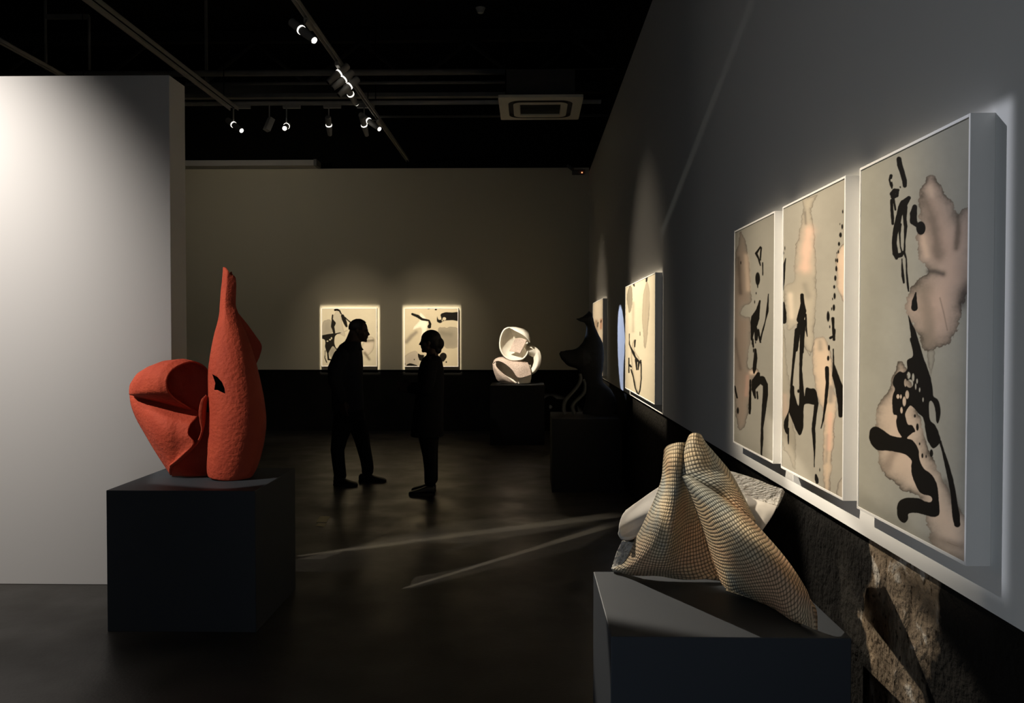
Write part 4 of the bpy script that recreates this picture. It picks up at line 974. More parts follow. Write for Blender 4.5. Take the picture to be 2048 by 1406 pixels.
for pts, nm in (([(372, 690), (380, 740), (355, 800), (300, 870), (240, 935), (222, 985), (220, 1040), (235, 1108)], 'looping_ribbon'), ([(405, 740), (422, 800), (410, 870), (360, 925), (315, 970), (302, 1010), (318, 1108)], 'looping_ribbon')):
    C = catmull([list(dp(x, y)) for x, y in pts], 50)
    G = np.stack([C + np.array([0, d, 0]) + np.array([0.016 * (1 - abs(d) / .06), 0, 0]) for d in (-.07, -.035, 0, .035, .07)], 1)
    b = MB(); b.sheet(G, 0.022); b.build(nm, M_dgrey, droot, smooth=True)
# ================================================================== PEOPLE
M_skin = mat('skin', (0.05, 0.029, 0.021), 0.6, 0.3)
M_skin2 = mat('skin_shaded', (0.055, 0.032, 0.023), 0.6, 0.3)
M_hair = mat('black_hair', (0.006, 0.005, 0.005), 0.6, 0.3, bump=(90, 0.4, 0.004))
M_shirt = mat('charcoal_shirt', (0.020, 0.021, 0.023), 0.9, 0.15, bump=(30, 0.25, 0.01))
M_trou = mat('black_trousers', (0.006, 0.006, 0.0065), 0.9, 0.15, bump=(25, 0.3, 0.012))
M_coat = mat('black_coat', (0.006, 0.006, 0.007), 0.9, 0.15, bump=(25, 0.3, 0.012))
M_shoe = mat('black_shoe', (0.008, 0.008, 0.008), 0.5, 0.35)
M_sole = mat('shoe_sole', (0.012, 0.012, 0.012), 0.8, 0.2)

def hand(b, wrist, d, out, th, s=1.0):
    """palm + five curled fingers; d: direction of the hand, out: direction across the knuckles towards the thumb, th: palm normal"""
    wrist, d, out, th = Vector(wrist), Vector(d).normalized(), Vector(out).normalized(), Vector(th).normalized()
    for k in range(4):
        o = (0.030 - 0.020 * k) * s
        b.chain([(wrist + out * o * 0.55, 0.020 * s), (wrist + d * 0.05 * s + out * o, 0.017 * s), (wrist + d * 0.092 * s + out * o * 1.1, 0.0125 * s)])
        Ln = (0.070, 0.078, 0.073, 0.058)[k] * s; q = wrist + d * 0.094 * s + out * o * 1.15
        a1 = (d + th * 0.25).normalized(); a2 = (d + th * 0.8).normalized(); a3 = (d * 0.6 + th).normalized()
        p1 = q + a1 * Ln * .45; p2 = p1 + a2 * Ln * .32; p3 = p2 + a3 * Ln * .25
        b.chain([(q, 0.0098 * s), (p1, 0.0090 * s), (p2, 0.0084 * s), (p3, 0.0072 * s)])
    q = wrist + d * 0.022 * s + out * 0.030 * s; a = (out * 0.75 + d + th * 0.3).normalized(); p1 = q + a * 0.045 * s
    b.chain([(q, 0.015 * s), (p1, 0.0105 * s), (p1 + (d + th * 0.4).normalized() * 0.032 * s, 0.0088 * s)])

def oval_rings(b, secs, n=40, ex=2.2):
    """secs: (centre, half x, half y) stacked ovals, closed at both ends"""
    R = []
    for c, a, d in secs:
        e = 2 / ex
        R.append([(c.x + a * math.copysign(abs(math.cos(t)) ** e, math.cos(t)), c.y + d * math.copysign(abs(math.sin(t)) ** e, math.sin(t)), c.z) for t in np.linspace(0, 2 * math.pi, n, endpoint=False)])
    b.rings(R)

def shoe(parent, heel, toe, w=0.046):
    """a laced shoe on the floor from heel to toe"""
    heel, toe = Vector(heel), Vector(toe); L = (toe - heel); ln = L.length; t = L.normalized(); s = t.cross(Vector((0, 0, 1)))
    prof = [(0.0, .034, .070), (.06, .040, .085), (.2, .042, .088), (.35, .042, .086), (.5, .046, .070), (.68, .050, .056), (.84, .047, .046), (.95, .035, .036), (1.0, .018, .026)]
    b = MB(); R = []
    P = catmull([list(p) for p in prof], 26)
    for u, hw, h in P:
        c = heel + t * (u * ln); k = w / 0.048
        R.append([c + s * hw * k * math.copysign(abs(math.cos(a)) ** .7, math.cos(a)) + Vector((0, 0, 0.018 + (h - 0.018) * 0.5 * (1 + math.copysign(abs(math.sin(a)) ** .8, math.sin(a))))) for a in np.linspace(0, 2 * math.pi, 20, endpoint=False)])
    b.rings(R); o = b.build('shoe', M_shoe, parent, smooth=True)
    b = MB(); R = []
    for u, hw, h in P:
        c = heel + t * (u * ln); k = w / 0.048 * 1.08
        R.append([c + s * hw * k * sg + Vector((0, 0, z)) for sg, z in ((-1, 0.001), (1, 0.001), (1, 0.022), (-1, 0.022))])
    b.rings(R); b.build('sole', M_sole, o)
    return o

def face(b, c, f, s, ear_only=False):
    """head built round centre c facing f (unit, horizontal), s = head height"""
    c, f = Vector(c), Vector(f).normalized(); r = f.cross(Vector((0, 0, 1))).normalized(); u = Vector((0, 0, 1))
    R = Matrix((f, r, u)).transposed()
    P = lambda x, y, z: c + f * x * s + r * y * s + u * z * s
    b.sphere(P(-.04, 0, .14), (.40 * s, .315 * s, .36 * s), 28, 18, R)          # cranium
    b.sphere(P(.07, 0, -.10), (.29 * s, .27 * s, .34 * s), 24, 16, R)            # face block
    b.sphere(P(.15, 0, -.32), (.185 * s, .19 * s, .14 * s), 18, 12, R)           # jaw
    b.sphere(P(.275, 0, -.395), (.075 * s, .10 * s, .075 * s), 14, 10, R)        # chin
    b.sphere(P(.325, 0, .075), (.055 * s, .22 * s, .045 * s), 14, 10, R)         # brow
    b.chain([(P(.345, 0, .03), .035 * s), (P(.405, 0, -.08), .042 * s), (P(.430, 0, -.125), .040 * s)], .3)  # nose
    for k in (-1, 1):
        b.sphere(P(.385, .05 * k, -.13), (.045 * s, .035 * s, .032 * s), 10, 8, R)   # nostril wing
        b.sphere(P(.265, .125 * k, .015), (.055 * s, .062 * s, .038 * s), 12, 8, R)  # eye
        b.sphere(P(.19, .21 * k, -.09), (.10 * s, .08 * s, .08 * s), 12, 8, R)       # cheekbone
        b.sphere(P(-.02, .32 * k, -.01), (.075 * s, .035 * s, .125 * s), 12, 8, R)   # ear
        b.sphere(P(.00, .315 * k, -.10), (.04 * s, .03 * s, .045 * s), 10, 8, R)     # lobe
    b.sphere(P(.335, 0, -.215), (.055 * s, .10 * s, .028 * s), 12, 8, R)         # upper lip
    b.sphere(P(.325, 0, -.265), (.055 * s, .09 * s, .03 * s), 12, 8, R)          # lower lip
    b.sphere(P(.27, 0, -.30), (.07 * s, .12 * s, .06 * s), 12, 8, R)

# ---------------- the man
MY = 9.0
def mp(zx, zy, dy=0.0):
    p = at(640 + zx / 3.8, 620 + zy / 3.8, MY); return Vector((p.x, MY + dy, max(p.z, 0.0)))
man = empty('person', (mp(230, 1300).x, MY, 0)); tag(man, 'person in charcoal shirt and dark trousers standing in profile, stooping towards a shorter person', 'person')
b = MB()
face(b, mp(298, 158), (1, 0, -0.10), 0.246)
b.chain([(mp(266, 180), .068), (mp(256, 232), .082), (mp(228, 300), .09)], .3)
for s in (-1, 1): b.chain([(mp(228, 295), .07), (mp(207, 325, .10 * s), .052), (mp(192, 352, .18 * s), .05)], .3)
b.chain([(mp(215, 330), .13), (mp(215, 470), .15), (mp(210, 640), .145), (mp(215, 780), .14)], .25)
for s, arm in ((-1, [(190, 350), (160, 520), (205, 665)]), (1, [(185, 350), (120, 510), (95, 640)])):
    b.chain([(mp(*arm[0], .195 * s), .048), (mp(*arm[1], .235 * s), .043), (mp(*arm[2], .23 * s), .030)], .3)
hd = (mp(213, 690) - mp(205, 640)).normalized()
hand(b, mp(207, 672, -.23), (0.10, 0.0, -1), (0.75, -0.5, 0.1), (0.25, 0.95, 0.05), 1.12)
hand(b, mp(94, 648, .23), (-0.05, 0.0, -1), (0.7, 0.5, 0.1), (0.3, -0.9, 0), 1.05)
RA = mp(165, 1300, -.12); FA = mp(345, 1262, .12)
b.chain([(mp(185, 820, -.09), .095), (mp(150, 1040, -.11), .062), (mp(158, 1120, -.115), .055), (mp(168, 1270, -.12), .042)], .3)
b.chain([(mp(270, 820, .09), .095), (mp(315, 1050, .11), .062), (mp(330, 1130, .115), .055), (mp(345, 1235, .12), .042)], .3)
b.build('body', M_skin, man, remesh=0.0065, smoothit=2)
b = MB()
oval_rings(b, [(mp(212, 762), .165, .185), (mp(212, 700), .168, .19), (mp(208, 600), .160, .195), (mp(212, 500), .152, .20), (mp(216, 420), .150, .215), (mp(217, 360), .145, .222), (mp(222, 320), .130, .215), (mp(230, 290), .118, .17), (mp(238, 262), .104, .125), (mp(246, 240), .088, .09)])
for s, arm in ((-1, [(192, 352), (150, 440), (148, 530), (190, 620), (204, 668)]), (1, [(188, 352), (140, 440), (112, 520), (102, 590), (95, 648)])):
    b.chain([(mp(*q, (.20 + .01 * i) * s), (.086, .080, .072, .062, .052)[i]) for i, q in enumerate(arm)], .25)
b.build('shirt', M_shirt, man, remesh=0.008, smoothit=4)
b = MB()   # collar standing open under the chin
cl = [[mp(222, 238, .0), mp(232, 236, -.07), mp(270, 262, -.095), mp(300, 280, -.075), mp(318, 292, -.03)],
      [mp(212, 262, .0), mp(226, 262, -.085), mp(268, 290, -.11), mp(306, 306, -.085), mp(326, 302, -.03)]]
b.sheet(patch(cl, 8, 30), .006)
cl2 = [[Vector((p.x, 2 * MY - p.y, p.z)) for p in r] for r in cl]; b.sheet(patch(cl2, 8, 30), .006)
b.build('collar', M_shirt, man, smooth=True)
b = MB()
oval_rings(b, [(mp(222, 840), .165, .175), (mp(220, 745), .155, .175)])
b.chain([(mp(195, 830, -.085), .115), (mp(165, 960, -.10), .088), (mp(150, 1050, -.11), .074), (mp(160, 1150, -.115), .070), (mp(172, 1240, -.12), .068), (mp(168, 1262, -.12), .066)], .25)
b.chain([(mp(262, 830, .085), .115), (mp(300, 970, .10), .088), (mp(320, 1070, .11), .076), (mp(338, 1150, .115), .070), (mp(346, 1212, .12), .068), (mp(345, 1235, .12), .066)], .25)
b.build('trousers', M_trou, man, remesh=0.008, smoothit=4)
h1 = atZ(640 + 135 / 3.8, 620 + 1325 / 3.8, 0); t1 = atZ(640 + 285 / 3.8, 620 + 1338 / 3.8, 0)
shoe(man, (h1.x - .02, MY - .13, 0), (t1.x, MY - .20, 0))
h2 = at(640 + 302 / 3.8, 620 + 1300 / 3.8, MY + .12); t2 = at(640 + 498 / 3.8, 620 + 1290 / 3.8, MY + .05)
shoe(man, (h2.x, MY + .12, 0), (t2.x, MY + .07, 0))
b = MB()   # cropped hair
c = mp(298, 158); R = Matrix(((1, 0, 0), (0, 1, 0), (0, 0, 1)))
pts = []
for i in range(13):
    row = []
    for j in range(33):
        th = math.radians(4 + 86 * i / 12); ph = 2 * math.pi * j / 32
        lim = math.radians(56 if abs(math.atan2(math.sin(ph), math.cos(ph))) < 0.9 else 104)
        th = lim * i / 12
        row.append((c.x - .0105 + .1015 * math.sin(th) * math.cos(ph), c.y + .081 * math.sin(th) * math.sin(ph), c.z + .0345 + .0915 * math.cos(th)))
    pts.append(row)
b.sheet(np.array(pts)[1:], .004); b.build('hair', M_hair, man, smooth=True)

# ---------------- the woman
LY = 8.45
def lp_(zx, zy, dy=0.0):
    p = at(790 + zx / 3.907, 640 + zy / 3.907, LY); return Vector((p.x, LY + dy, max(p.z, 0.0)))
wom = empty('person', (lp_(265, 1330).x, LY, 0)); tag(wom, 'person in a long black coat with pinned-up dark hair, looking up at a taller person', 'person')
b = MB()
face(b, lp_(268, 176), (-1, 0, 0.10), 0.226)
b.chain([(lp_(292, 215), .052), (lp_(295, 262), .055), (lp_(290, 300), .07)], .3)
for s in (-1, 1): b.chain([(lp_(285, 305), .065), (lp_(285, 330, .10 * s), .05), (lp_(283, 355, .165 * s), .05)], .3)
b.chain([(lp_(282, 350), .105), (lp_(275, 480), .115), (lp_(272, 620), .12), (lp_(270, 780), .125)], .25)
for s, arm in ((-1, [(285, 360), (265, 520), (130, 535)]), (1, [(285, 360), (250, 520), (125, 520)])):
    b.chain([(lp_(*arm[0], .18 * s), .045), (lp_(*arm[1], .20 * s), .036), (lp_(*arm[2], .06 * s), .026)], .3)
hand(b, lp_(128, 535, -.055), (-0.9, 0.35, 0.12), (0.05, 0.2, 1), (-0.2, 0.9, 0.1), 0.98)
hand(b, lp_(124, 520, .06), (-0.9, -0.35, 0.12), (0.05, -0.2, 1), (-0.2, -0.9, 0.1), 0.98)
for s in (-1, 1):
    b.chain([(lp_(270, 800, .075 * s), .085), (lp_(275, 1040, .08 * s), .055), (lp_(282, 1130, .08 * s), .05), (lp_(285, 1270, .08 * s), .036)], .3)
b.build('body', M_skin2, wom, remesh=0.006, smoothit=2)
b = MB()
oval_rings(b, [(lp_(252, 905), .165, .20), (lp_(255, 820), .158, .20), (lp_(262, 700), .148, .19), (lp_(275, 560), .135, .18), (lp_(280, 460), .132, .185), (lp_(282, 400), .126, .19), (lp_(284, 355), .115, .185), (lp_(286, 325), .106, .168), (lp_(288, 295), .088, .12), (lp_(290, 278), .062, .07)])
for s in (-1, 1):
    arm = [(284, 362, .175), (278, 450, .20), (262, 525, .20), (205, 535, .15), (135, 530 + 5 * -s, .065)]
    b.chain([(lp_(x, y, d * s), (.080, .072, .066, .056, .046)[i]) for i, (x, y, d) in enumerate(arm)], .25)
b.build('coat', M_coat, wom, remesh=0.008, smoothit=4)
b = MB()
cl = [[lp_(312, 262, 0), lp_(308, 262, -.055), lp_(275, 275, -.07), lp_(235, 305, -.05), lp_(217, 322, -.015)],
      [lp_(326, 290, 0), lp_(318, 292, -.075), lp_(275, 305, -.09), lp_(232, 330, -.06), lp_(214, 330, -.015)]]
b.sheet(patch(cl, 8, 26), .006); b.sheet(patch([[Vector((p.x, 2 * LY - p.y, p.z)) for p in r] for r in cl], 8, 26), .006)
b.build('collar', M_coat, wom, smooth=True)
b = MB()
oval_rings(b, [(lp_(262, 860), .130, .165), (lp_(262, 800), .125, .16)])
for s in (-1, 1):
    b.chain([(lp_(262, 870, .075 * s), .105), (lp_(268, 960, .08 * s), .085), (lp_(276, 1050, .08 * s), .070), (lp_(282, 1150, .08 * s), .062), (lp_(283, 1250, .08 * s), .060)], .25)
b.build('trousers', M_trou, wom, remesh=0.008, smoothit=4)
tX = lp_(120, 1340).x; hX = lp_(318, 1340).x
shoe(wom, (hX, LY - .085, 0), (tX, LY - .12, 0), .042); shoe(wom, (hX - .01, LY + .08, 0), (tX, LY + .10, 0), .042)
b = MB()
c = lp_(268, 176); s = 0.226
b.sphere((c.x + .022, c.y, c.z + .040), (.096, .082, .088), 28, 18)
b.sphere((c.x + .050, c.y, c.z + .000), (.070, .078, .080), 24, 16)
b.sphere(lp_(348, 185), (.047, .058, .062), 20, 14)
b.sphere(lp_(335, 235), (.036, .05, .04), 18, 12)
b.chain([(lp_(238, 118), .030), (lp_(228, 150, -.045), .018)], .3); b.chain([(lp_(238, 118), .030), (lp_(228, 150, .045), .018)], .3)
b.build('hair', M_hair, wom, remesh=0.007, smoothit=3)
# ================================================================== SPOTLIGHT FIXTURES AND LIGHTS
M_can = mat('spot_housing', (0.36, 0.35, 0.32), 0.45, 0.4)
M_ring = mat('lit_joint_ring', (0.9, 0.88, 0.8), 0.4, 0.3, emit=((1, 0.94, 0.84), 2.6))
M_lens = mat('lit_lens', (1, 1, 1), 0.3, 0.3, emit=((1, 0.93, 0.80), 9.0))
M_ringd = mat('lit_joint_ring_dim', (0.9, 0.88, 0.8), 0.4, 0.3, emit=((1, 0.94, 0.84), 1.1))
GS = 'spotlights on the ceiling tracks'
def fixture(rear, front, track_pt, label, lit=True, lens=True, box=False, r=0.036, ringm=None, adapter=True):
    """track spotlight from rear end to lens, hung from track_pt"""
    rear, front, track_pt = Vector(rear), Vector(front), Vector(track_pt)
    t = (front - rear).normalized(); L = (front - rear).length; mid = rear + t * L * 0.42
    root = empty('track_spotlight', track_pt); tag(root, label, 'spotlight', GS)
    b = MB()
    if box:
        up = Vector((0, 0, 1)); s = t.cross(up).normalized(); u = s.cross(t)
        b.obox((rear + front) / 2, (t, s, u), (L / 2, r * 1.2, r)); b.build('housing', M_can, root, bevel=0.006)
    else:
        b.tube([rear, rear + t * 0.008, rear + t * L * 0.40], [r * 0.85, r, r], 20); b.build('heat_sink', M_can, root)
        b = MB(); b.tube([rear + t * L * 0.40, rear + t * L * 0.405, rear + t * L * 0.445, rear + t * L * 0.45], [r * .9, r * 1.08, r * 1.08, r * .9], 24); b.build('joint_ring', ringm or (M_ring if lit else M_can), root)
        b = MB(); b.tube([rear + t * L * 0.45, rear + t * L * 0.6, rear + t * L * 0.97], [r, r, r * 0.72], 20, cap=False); b.build('snoot', M_can, root)
        b = MB(); b.tube([rear + t * L * 0.955, rear + t * L * 0.975], r * 0.70, 20); b.build('lens', M_lens if (lit and lens) else M_black, root)
    # bracket and track adapter
    top = Vector((mid.x, mid.y, track_pt.z - 0.02)) if abs(mid.x - track_pt.x) + abs(mid.y - track_pt.y) < .25 else track_pt - Vector((0, 0, .02))
    b = MB(); b.tube([mid, top], 0.008, 8); b.build('bracket', M_can, root)
    if adapter:
        b = MB(); d = Vector((1, 0, 0)) if abs(track_pt.y - YC) < .2 else Vector((0, 1, 0)); s = d.cross(Vector((0, 0, 1)))
        b.obox(track_pt - Vector((0, 0, .046)) + d * .06, (d, s, Vector((0, 0, 1))), (0.11, 0.02, 0.02)); b.build('track_adapter', M_can, root, bevel=0.003)
    return front

def spot(name, loc, aim, power, col, angle, blend=0.2, radius=0.02, planes=None, soft=0.01, halo=0.0):
    """planes: list of world-space plane normals n (through the lamp) bounding a framed beam; halo: light left outside the frame"""
    d = bpy.data.lights.new(name, 'SPOT'); o = bpy.data.objects.new(name, d); COL.objects.link(o)
    loc = Vector(loc); o.location = loc
    o.rotation_euler = (Vector(aim) - loc).to_track_quat('-Z', 'Y').to_euler()
    d.energy = power; d.color = col; d.spot_size = math.radians(angle); d.spot_blend = blend; d.shadow_soft_size = radius
    if planes:
        R = o.rotation_euler.to_matrix().transposed()
        d.use_nodes = True; nt = d.node_tree; L = nt.links.new
        em = nt.nodes['Emission']; tc = nt.nodes.new('ShaderNodeTexCoord')
        prev = None
        for n, sf in planes:
            v = R @ Vector(n).normalized()
            dp_ = nt.nodes.new('ShaderNodeVectorMath'); dp_.operation = 'DOT_PRODUCT'; dp_.inputs[1].default_value = v * GOBO
            L(tc.outputs['Normal'], dp_.inputs[0])
            mr = nt.nodes.new('ShaderNodeMapRange'); mr.interpolation_type = 'SMOOTHSTEP'; mr.inputs[1].default_value = -sf; mr.inputs[2].default_value = sf
            L(dp_.outputs['Value'], mr.inputs[0])
            if prev is None: prev = mr.outputs[0]
            else:
                m = nt.nodes.new('ShaderNodeMath'); m.operation = 'MULTIPLY'; L(prev, m.inputs[0]); L(mr.outputs[0], m.inputs[1]); prev = m.outputs[0]
        if halo:
            m = nt.nodes.new('ShaderNodeMath'); m.operation = 'MAXIMUM'; L(prev, m.inputs[0]); m.inputs[1].default_value = halo; prev = m.outputs[0]
        L(prev, em.inputs['Strength'])
    return o
GOBO = 1.0
def frame_planes(loc, quad, soft):
    """plane normals for a four-sided shuttered beam whose edge passes through the quad corners (world)"""
    loc = Vector(loc); q = [Vector(p) for p in quad]; c = sum(q, Vector()) / len(q); out = []
    sf = soft if hasattr(soft, '__len__') else [soft] * len(q)
    for a, b_, s_ in zip(q, q[1:] + q[:1], sf):
        n = (a - loc).cross(b_ - loc).normalized()
        if n.dot(c - loc) < 0: n = -n
        out.append((n, s_))
    return out
WARM = (1.0, 0.86, 0.66); WARM2 = (1.0, 0.90, 0.75); COOL = (0.78, 0.86, 1.0)
zT = TZ - 0.15
# fixtures as the photo shows them -------------------------------------------------
def tk1(y): return Vector((XT1, y, TZ))
def tkc(x): return Vector((x, YC, TZ + .10))
Y1 = at(1024, 60, 1).y and 7.25
fF1 = fixture(at(583, 44, 7.2), at(630, 82, 7.05), tk1(7.55), 'nearest spotlight on the long track, pointing down towards the room with a bright lens')
Yg = 8.85
fixture(at(696, 131, Yg + .0), at(654, 166, Yg - .1), tk1(8.75), 'first of three crossed spotlights bunched on the long track', lens=False)
fixture(at(706, 144, Yg + .15), at(664, 178, Yg + .05), tk1(9.0), 'middle of three crossed spotlights bunched on the long track', lens=False, adapter=False)
fixture(at(716, 157, Yg + .3), at(676, 192, Yg + .2), tk1(9.2), 'last of three crossed spotlights bunched on the long track', lens=False, adapter=False)
fixture(at(692, 172, 9.25), at(713, 209, 9.6), tk1(9.45), 'spotlight under the bunched three, aimed away down the room', adapter=False)
fF11 = fixture(at(721, 229, 10.9), at(760, 259, 10.7), tk1(11.1), 'spotlight where the long track meets the cross track, tilted towards the right wall')
fixture(at(455, 240, YC - .02), at(484, 262, YC - .18), tkc(at(474, 230, YC).x), 'spotlight on the cross track nearest the partition, tilted sideways')
fixture(at(543, 237, YC), at(533, 261, YC - .05), tkc(at(543, 230, YC).x), 'unlit box-shaped spotlight on the cross track', lit=False, box=True, r=0.035, adapter=False)
fixture(at(576, 249, YC + .06), at(569, 257, YC - .22), tkc(at(574, 230, YC).x), 'spotlight on the cross track glaring straight at the room')
fA = fixture(at(656, 234, YC - .12), at(660, 271, YC + .12), tkc(at(655, 230, YC).x), 'upright spotlight on the cross track aimed at the left back-wall painting', lens=False)
fB = fixture(at(724, 234, YC - .12), at(734, 272, YC + .12), tkc(at(722, 230, YC).x), 'upright spotlight on the cross track beside the long track', lens=False)
# ---------------- lamp positions
L1 = Vector((XT1, 2.05, 4.15)); A1 = Vector((XF, 2.98, 1.42))
L2 = Vector((XT1, 4.15, 4.15)); A2 = Vector((WX, 1.78, 1.6))
L3 = fF1 + Vector((.02, -.04, -.03)); A3 = Vector((0.62, 2.5, 0.98))
L3b = Vector((XT1, 1.5, 4.15)); A3b = Vector((0.52, 2.5, 1.05))
L4 = Vector((-4.65, 2.0, 4.2)); A4 = Vector((rroot.location.x, RY, 1.28))
L5 = Vector((-4.0, 3.5, 4.15)); A5 = Vector((-3.9, PYF, 2.0))
# triptych, warm framed beam
zt = ZT + 0.03; zb = DZ + 0.055
q = [(XF, y3f + .10, zb), (XF, y3f + .10, zt), (XF, y1n + .03, zt), (XF, y1n + .03, zb)]
spot('lamp_triptych', L1, A1, 1150, (1.0, 0.88, 0.71), 36, 1.0, 0.018, frame_planes(L1, q, (.05, .012, .006, .016)))
# cool framed beam grazing the near edge of the triptych
yn_ = atX(2019, 700, WX).y
q = [(WX, y1n + .3, DZ + .055), (WX, y1n + .3, ZT + .014), (WX, yn_, ZT + .014), (WX, yn_, DZ + .055)]
spot('lamp_triptych_edge', L2, A2, 420, (0.86, 0.89, 1.0), 40, 0.2, 0.012, frame_planes(L2, q, (.05, .002, .003, .004)))
dq = [(WX + .03, 2.317, .93), gp(725, 60, 2.6), (.5, 2.5, .8)]
spot('lamp_woven_rear', L3, A3, 1500, (1.0, 0.90, 0.76), 15, 0.3, 0.02, frame_planes(L3, dq, .0035)[:1] + frame_planes(L3, [atZ(1186, 1232, G_H), atZ(1460, 1284, G_H), (.5, 2.5, 1.0)], .005)[:1])
wq = [gp(150, 1000, 2.85), gp(100, -60, 2.6), gp(1268, 330, 2.7), gp(1470, 1330, 2.2), gp(895, 1065, 2.6)]
spot('lamp_woven_front', L3b, A3b, 900, (1.0, 0.87, 0.69), 30, 0.3, 0.02, frame_planes(L3b, wq, (.003, .02, .006, .006, .004)))
rq = []
for ch in rroot.children:
    rq += [v.co + rroot.location for v in ch.data.vertices][::40]
rq += [atZ(x, y, R_H) for x, y in ((322, 942), (380, 968), (450, 975), (520, 968), (548, 956))]
def shutter_planes(loc, pts, axis, soft, margin, k=10):
    """k shutter blades closing round a set of points, seen from the lamp"""
    w = (Vector(axis) - loc).normalized(); u = w.cross(Vector((0, 0, 1))).normalized(); v = w.cross(u); out = []
    T = [((p - loc).dot(u) / (p - loc).dot(w), (p - loc).dot(v) / (p - loc).dot(w)) for p in pts]
    for i in range(k):
        c, s_ = math.cos(2 * math.pi * i / k), math.sin(2 * math.pi * i / k)
        m = max(c * x + s_ * y for x, y in T) + margin
        out.append((w * m - u * c - v * s_, soft))
    return out
spot('lamp_red', L4, A4, 900, (1.0, 0.90, 0.78), 30, 0.10, 0.02, shutter_planes(L4, rq, A4, .004, .006))
spot('lamp_partition', L5, A5, 520, (1.0, 0.92, 0.86), 76, 1.0, 0.05)
# white sculpture
L6 = Vector((XT1 + .25, 9.3, 4.15)); A6 = Vector((wroot.location.x, WY, W_H + .30))
spot('lamp_white', L6, A6, 1600, WARM2, 10.5, 0.3, 0.02)
# back paintings
for nm, fp, (a, c_), P in (('lamp_back_man', fA, bA, 1150), ('lamp_back_woman', fB, bB, 1150)):
    m = 0.035
    q = [(a.x - m, BF + .06, a.z - m - .05), (c_.x + m, BF + .06, a.z - m - .05), (c_.x + m, BF + .06, c_.z + m), (a.x - m, BF + .06, c_.z + m)]
    lpz = Vector(fp) + Vector((0, 0.03, -0.03))
    spot(nm, lpz, ((a.x + c_.x) / 2, BF, (a.z + c_.z) / 2 + .15), P, WARM, 34, 1.0, 0.012, frame_planes(lpz, q, (.004, .004, .012, .004)), halo=0.04)
spot('back_wall_fill', (-4.6, YC - .1, 4.25), (-3.9, BY, 2.9), 26, WARM2, 125, 1.0, 0.04)  # added fill that lifts the back wall, not tied to a fixture
# wide and far paintings on the right wall
L9 = Vector((XT1 + .12, 7.6, 4.2)); c9 = Vector((XF, (y4n + y4f) / 2, (z4t + z4b) / 2 + .1))
q = [(XF, y4f + .05, z4b - .1), (XF, y4f + .05, z4t + .03), (XF, y4n + .02, z4t + .03), (XF, y4n + .02, z4b - .1)]
spot('lamp_wide', L9, c9, 2100, WARM, 46, 1.0, 0.02, frame_planes(L9, q, .012), halo=0.020)
L10 = Vector((XT1 + .12, 11.6, 4.2)); c10 = Vector((XF, (y5n + y5f) / 2, (z5t + DZ) / 2 + .1))
q = [(XF, y5f + .05, DZ), (XF, y5f + .05, z5t + .03), (XF, y5n + .02, z5t + .03), (XF, y5n + .02, DZ)]
spot('lamp_far', L10, c10, 1300, WARM, 40, 1.0, 0.02, frame_planes(L10, q, .012), halo=0.03)
# cool narrow beam past the dark sculpture onto the wall
L11 = fF11 + Vector((.02, -.03, -.03))
spot('lamp_dark', L11, (WX, 8.98, 1.46), 900, (0.62, 0.72, 1.0), 9.5, 0.15, 0.012)

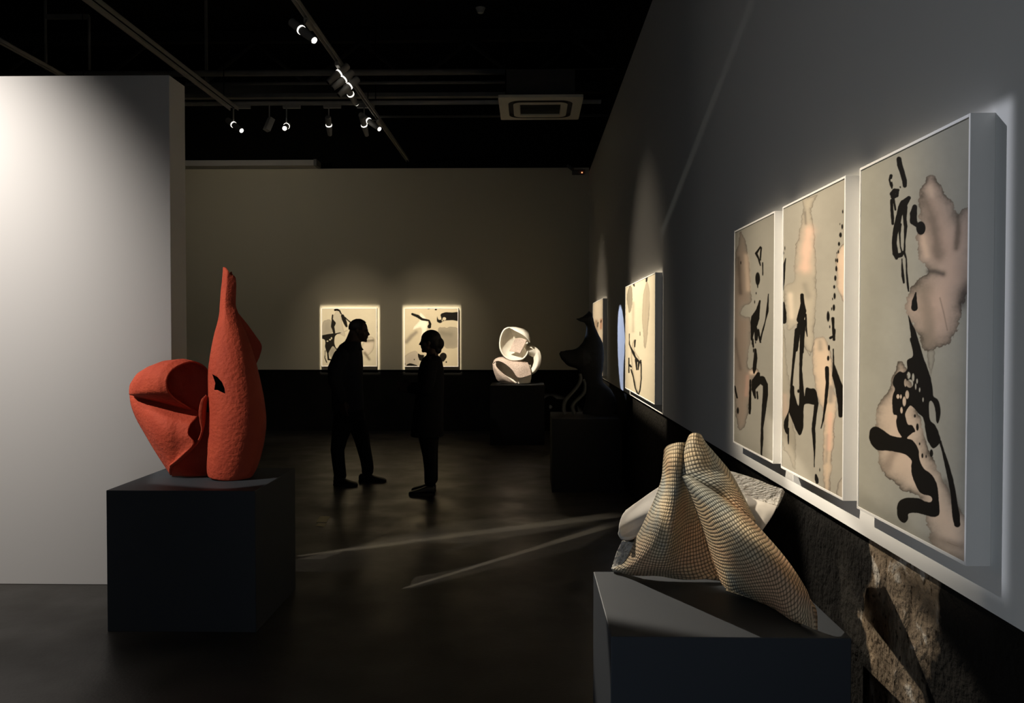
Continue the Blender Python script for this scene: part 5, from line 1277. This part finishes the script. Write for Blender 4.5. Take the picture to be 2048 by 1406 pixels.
def streak_beam(name, loc, a, b_, power, col, half=0.004, soft=0.004, angle=60, ends=True):
    """added spot beside the track, standing in for fixture spill: lights the line a-b"""
    loc, a, b_ = Vector(loc), Vector(a), Vector(b_)
    n = (a - loc).cross(b_ - loc).normalized()
    h = half if hasattr(half, '__len__') else (half, half)
    def off(p, s, k): return p + n * s * k * (p - loc).length
    q = [off(a, -1, h[0]), off(b_, -1, h[1]), off(b_, 1, h[1]), off(a, 1, h[0])]
    return spot(name, loc, (a + b_) / 2, power, col, angle, 0.3, 0.008, frame_planes(loc, q, (soft, .03, soft, .002)))
f1 = atZ(596, 1112, 0); f2 = atZ(1230, 1030, 0); g1 = atZ(806, 1177, 0); g2 = atZ(1215, 1052, 0)
LK = Vector((XT1 + .25, 7.0, 4.15))
streak_beam('streak_floor_far', LK, f1, f2, 520, (1.0, .88, .68), (.004, .020), .006)
streak_beam('streak_floor_near', LK, g1, g2, 800, (1.0, .88, .68), (.0015, .010), .003)
wide = [atZ(x, y, 0) for x, y in ((760, 1078), (920, 1087), (1215, 1047), (1120, 1030), (930, 1040))]
spot('streak_floor_wide', LK, sum(wide, Vector()) / 5, 170, (1.0, .88, .68), 60, 0.3, 0.008, frame_planes(LK, wide, (.004, .006, .006, .02, .012)))  # added lamp drawing the faint wide streak on the floor
w1 = atX(1505, 0, WX); w2 = atX(1322, 470, WX)
streak_beam('streak_wall', LK, w1, w2, 11, (.95, .95, .85), (.006, .010), .006)
# ------------------------------------------------------------------ cool fill lamps added left of and behind the camera
def fill_area(name, loc, facing, w, h, power, col):
    d = bpy.data.lights.new(name, 'AREA'); o = bpy.data.objects.new(name, d); COL.objects.link(o)
    d.shape = 'RECTANGLE'; d.size = w; d.size_y = h; d.energy = power; d.color = col
    o.location = loc; o.rotation_euler = Vector(facing).to_track_quat('-Z', 'Y').to_euler()
fill_area('side_cool_fill', (-2.7, -0.8, 0.65), (1, -.03, 0), 1.5, 1.2, 25, (0.76, 0.87, 1.0))  # added fill for the right wall, no doorway modelled
fill_area('rear_cool_fill', (0.3, -3.2, 0.6), (.35, 1, 0), 1.2, 1.1, 11, (0.82, 0.89, 1.0))  # added fill from behind the camera, no entrance modelled
wd = bpy.data.worlds.new('dim_room'); SC.world = wd; wd.use_nodes = True
bg = wd.node_tree.nodes['Background']; bg.inputs[0].default_value = (1.0, 0.97, 0.88, 1); bg.inputs[1].default_value = 0.012
SC.view_settings.view_transform = 'Standard'; SC.view_settings.look = 'None'; SC.view_settings.gamma = 1.0
SC.view_settings.exposure = 0.0; SC.view_settings.use_curve_mapping = False
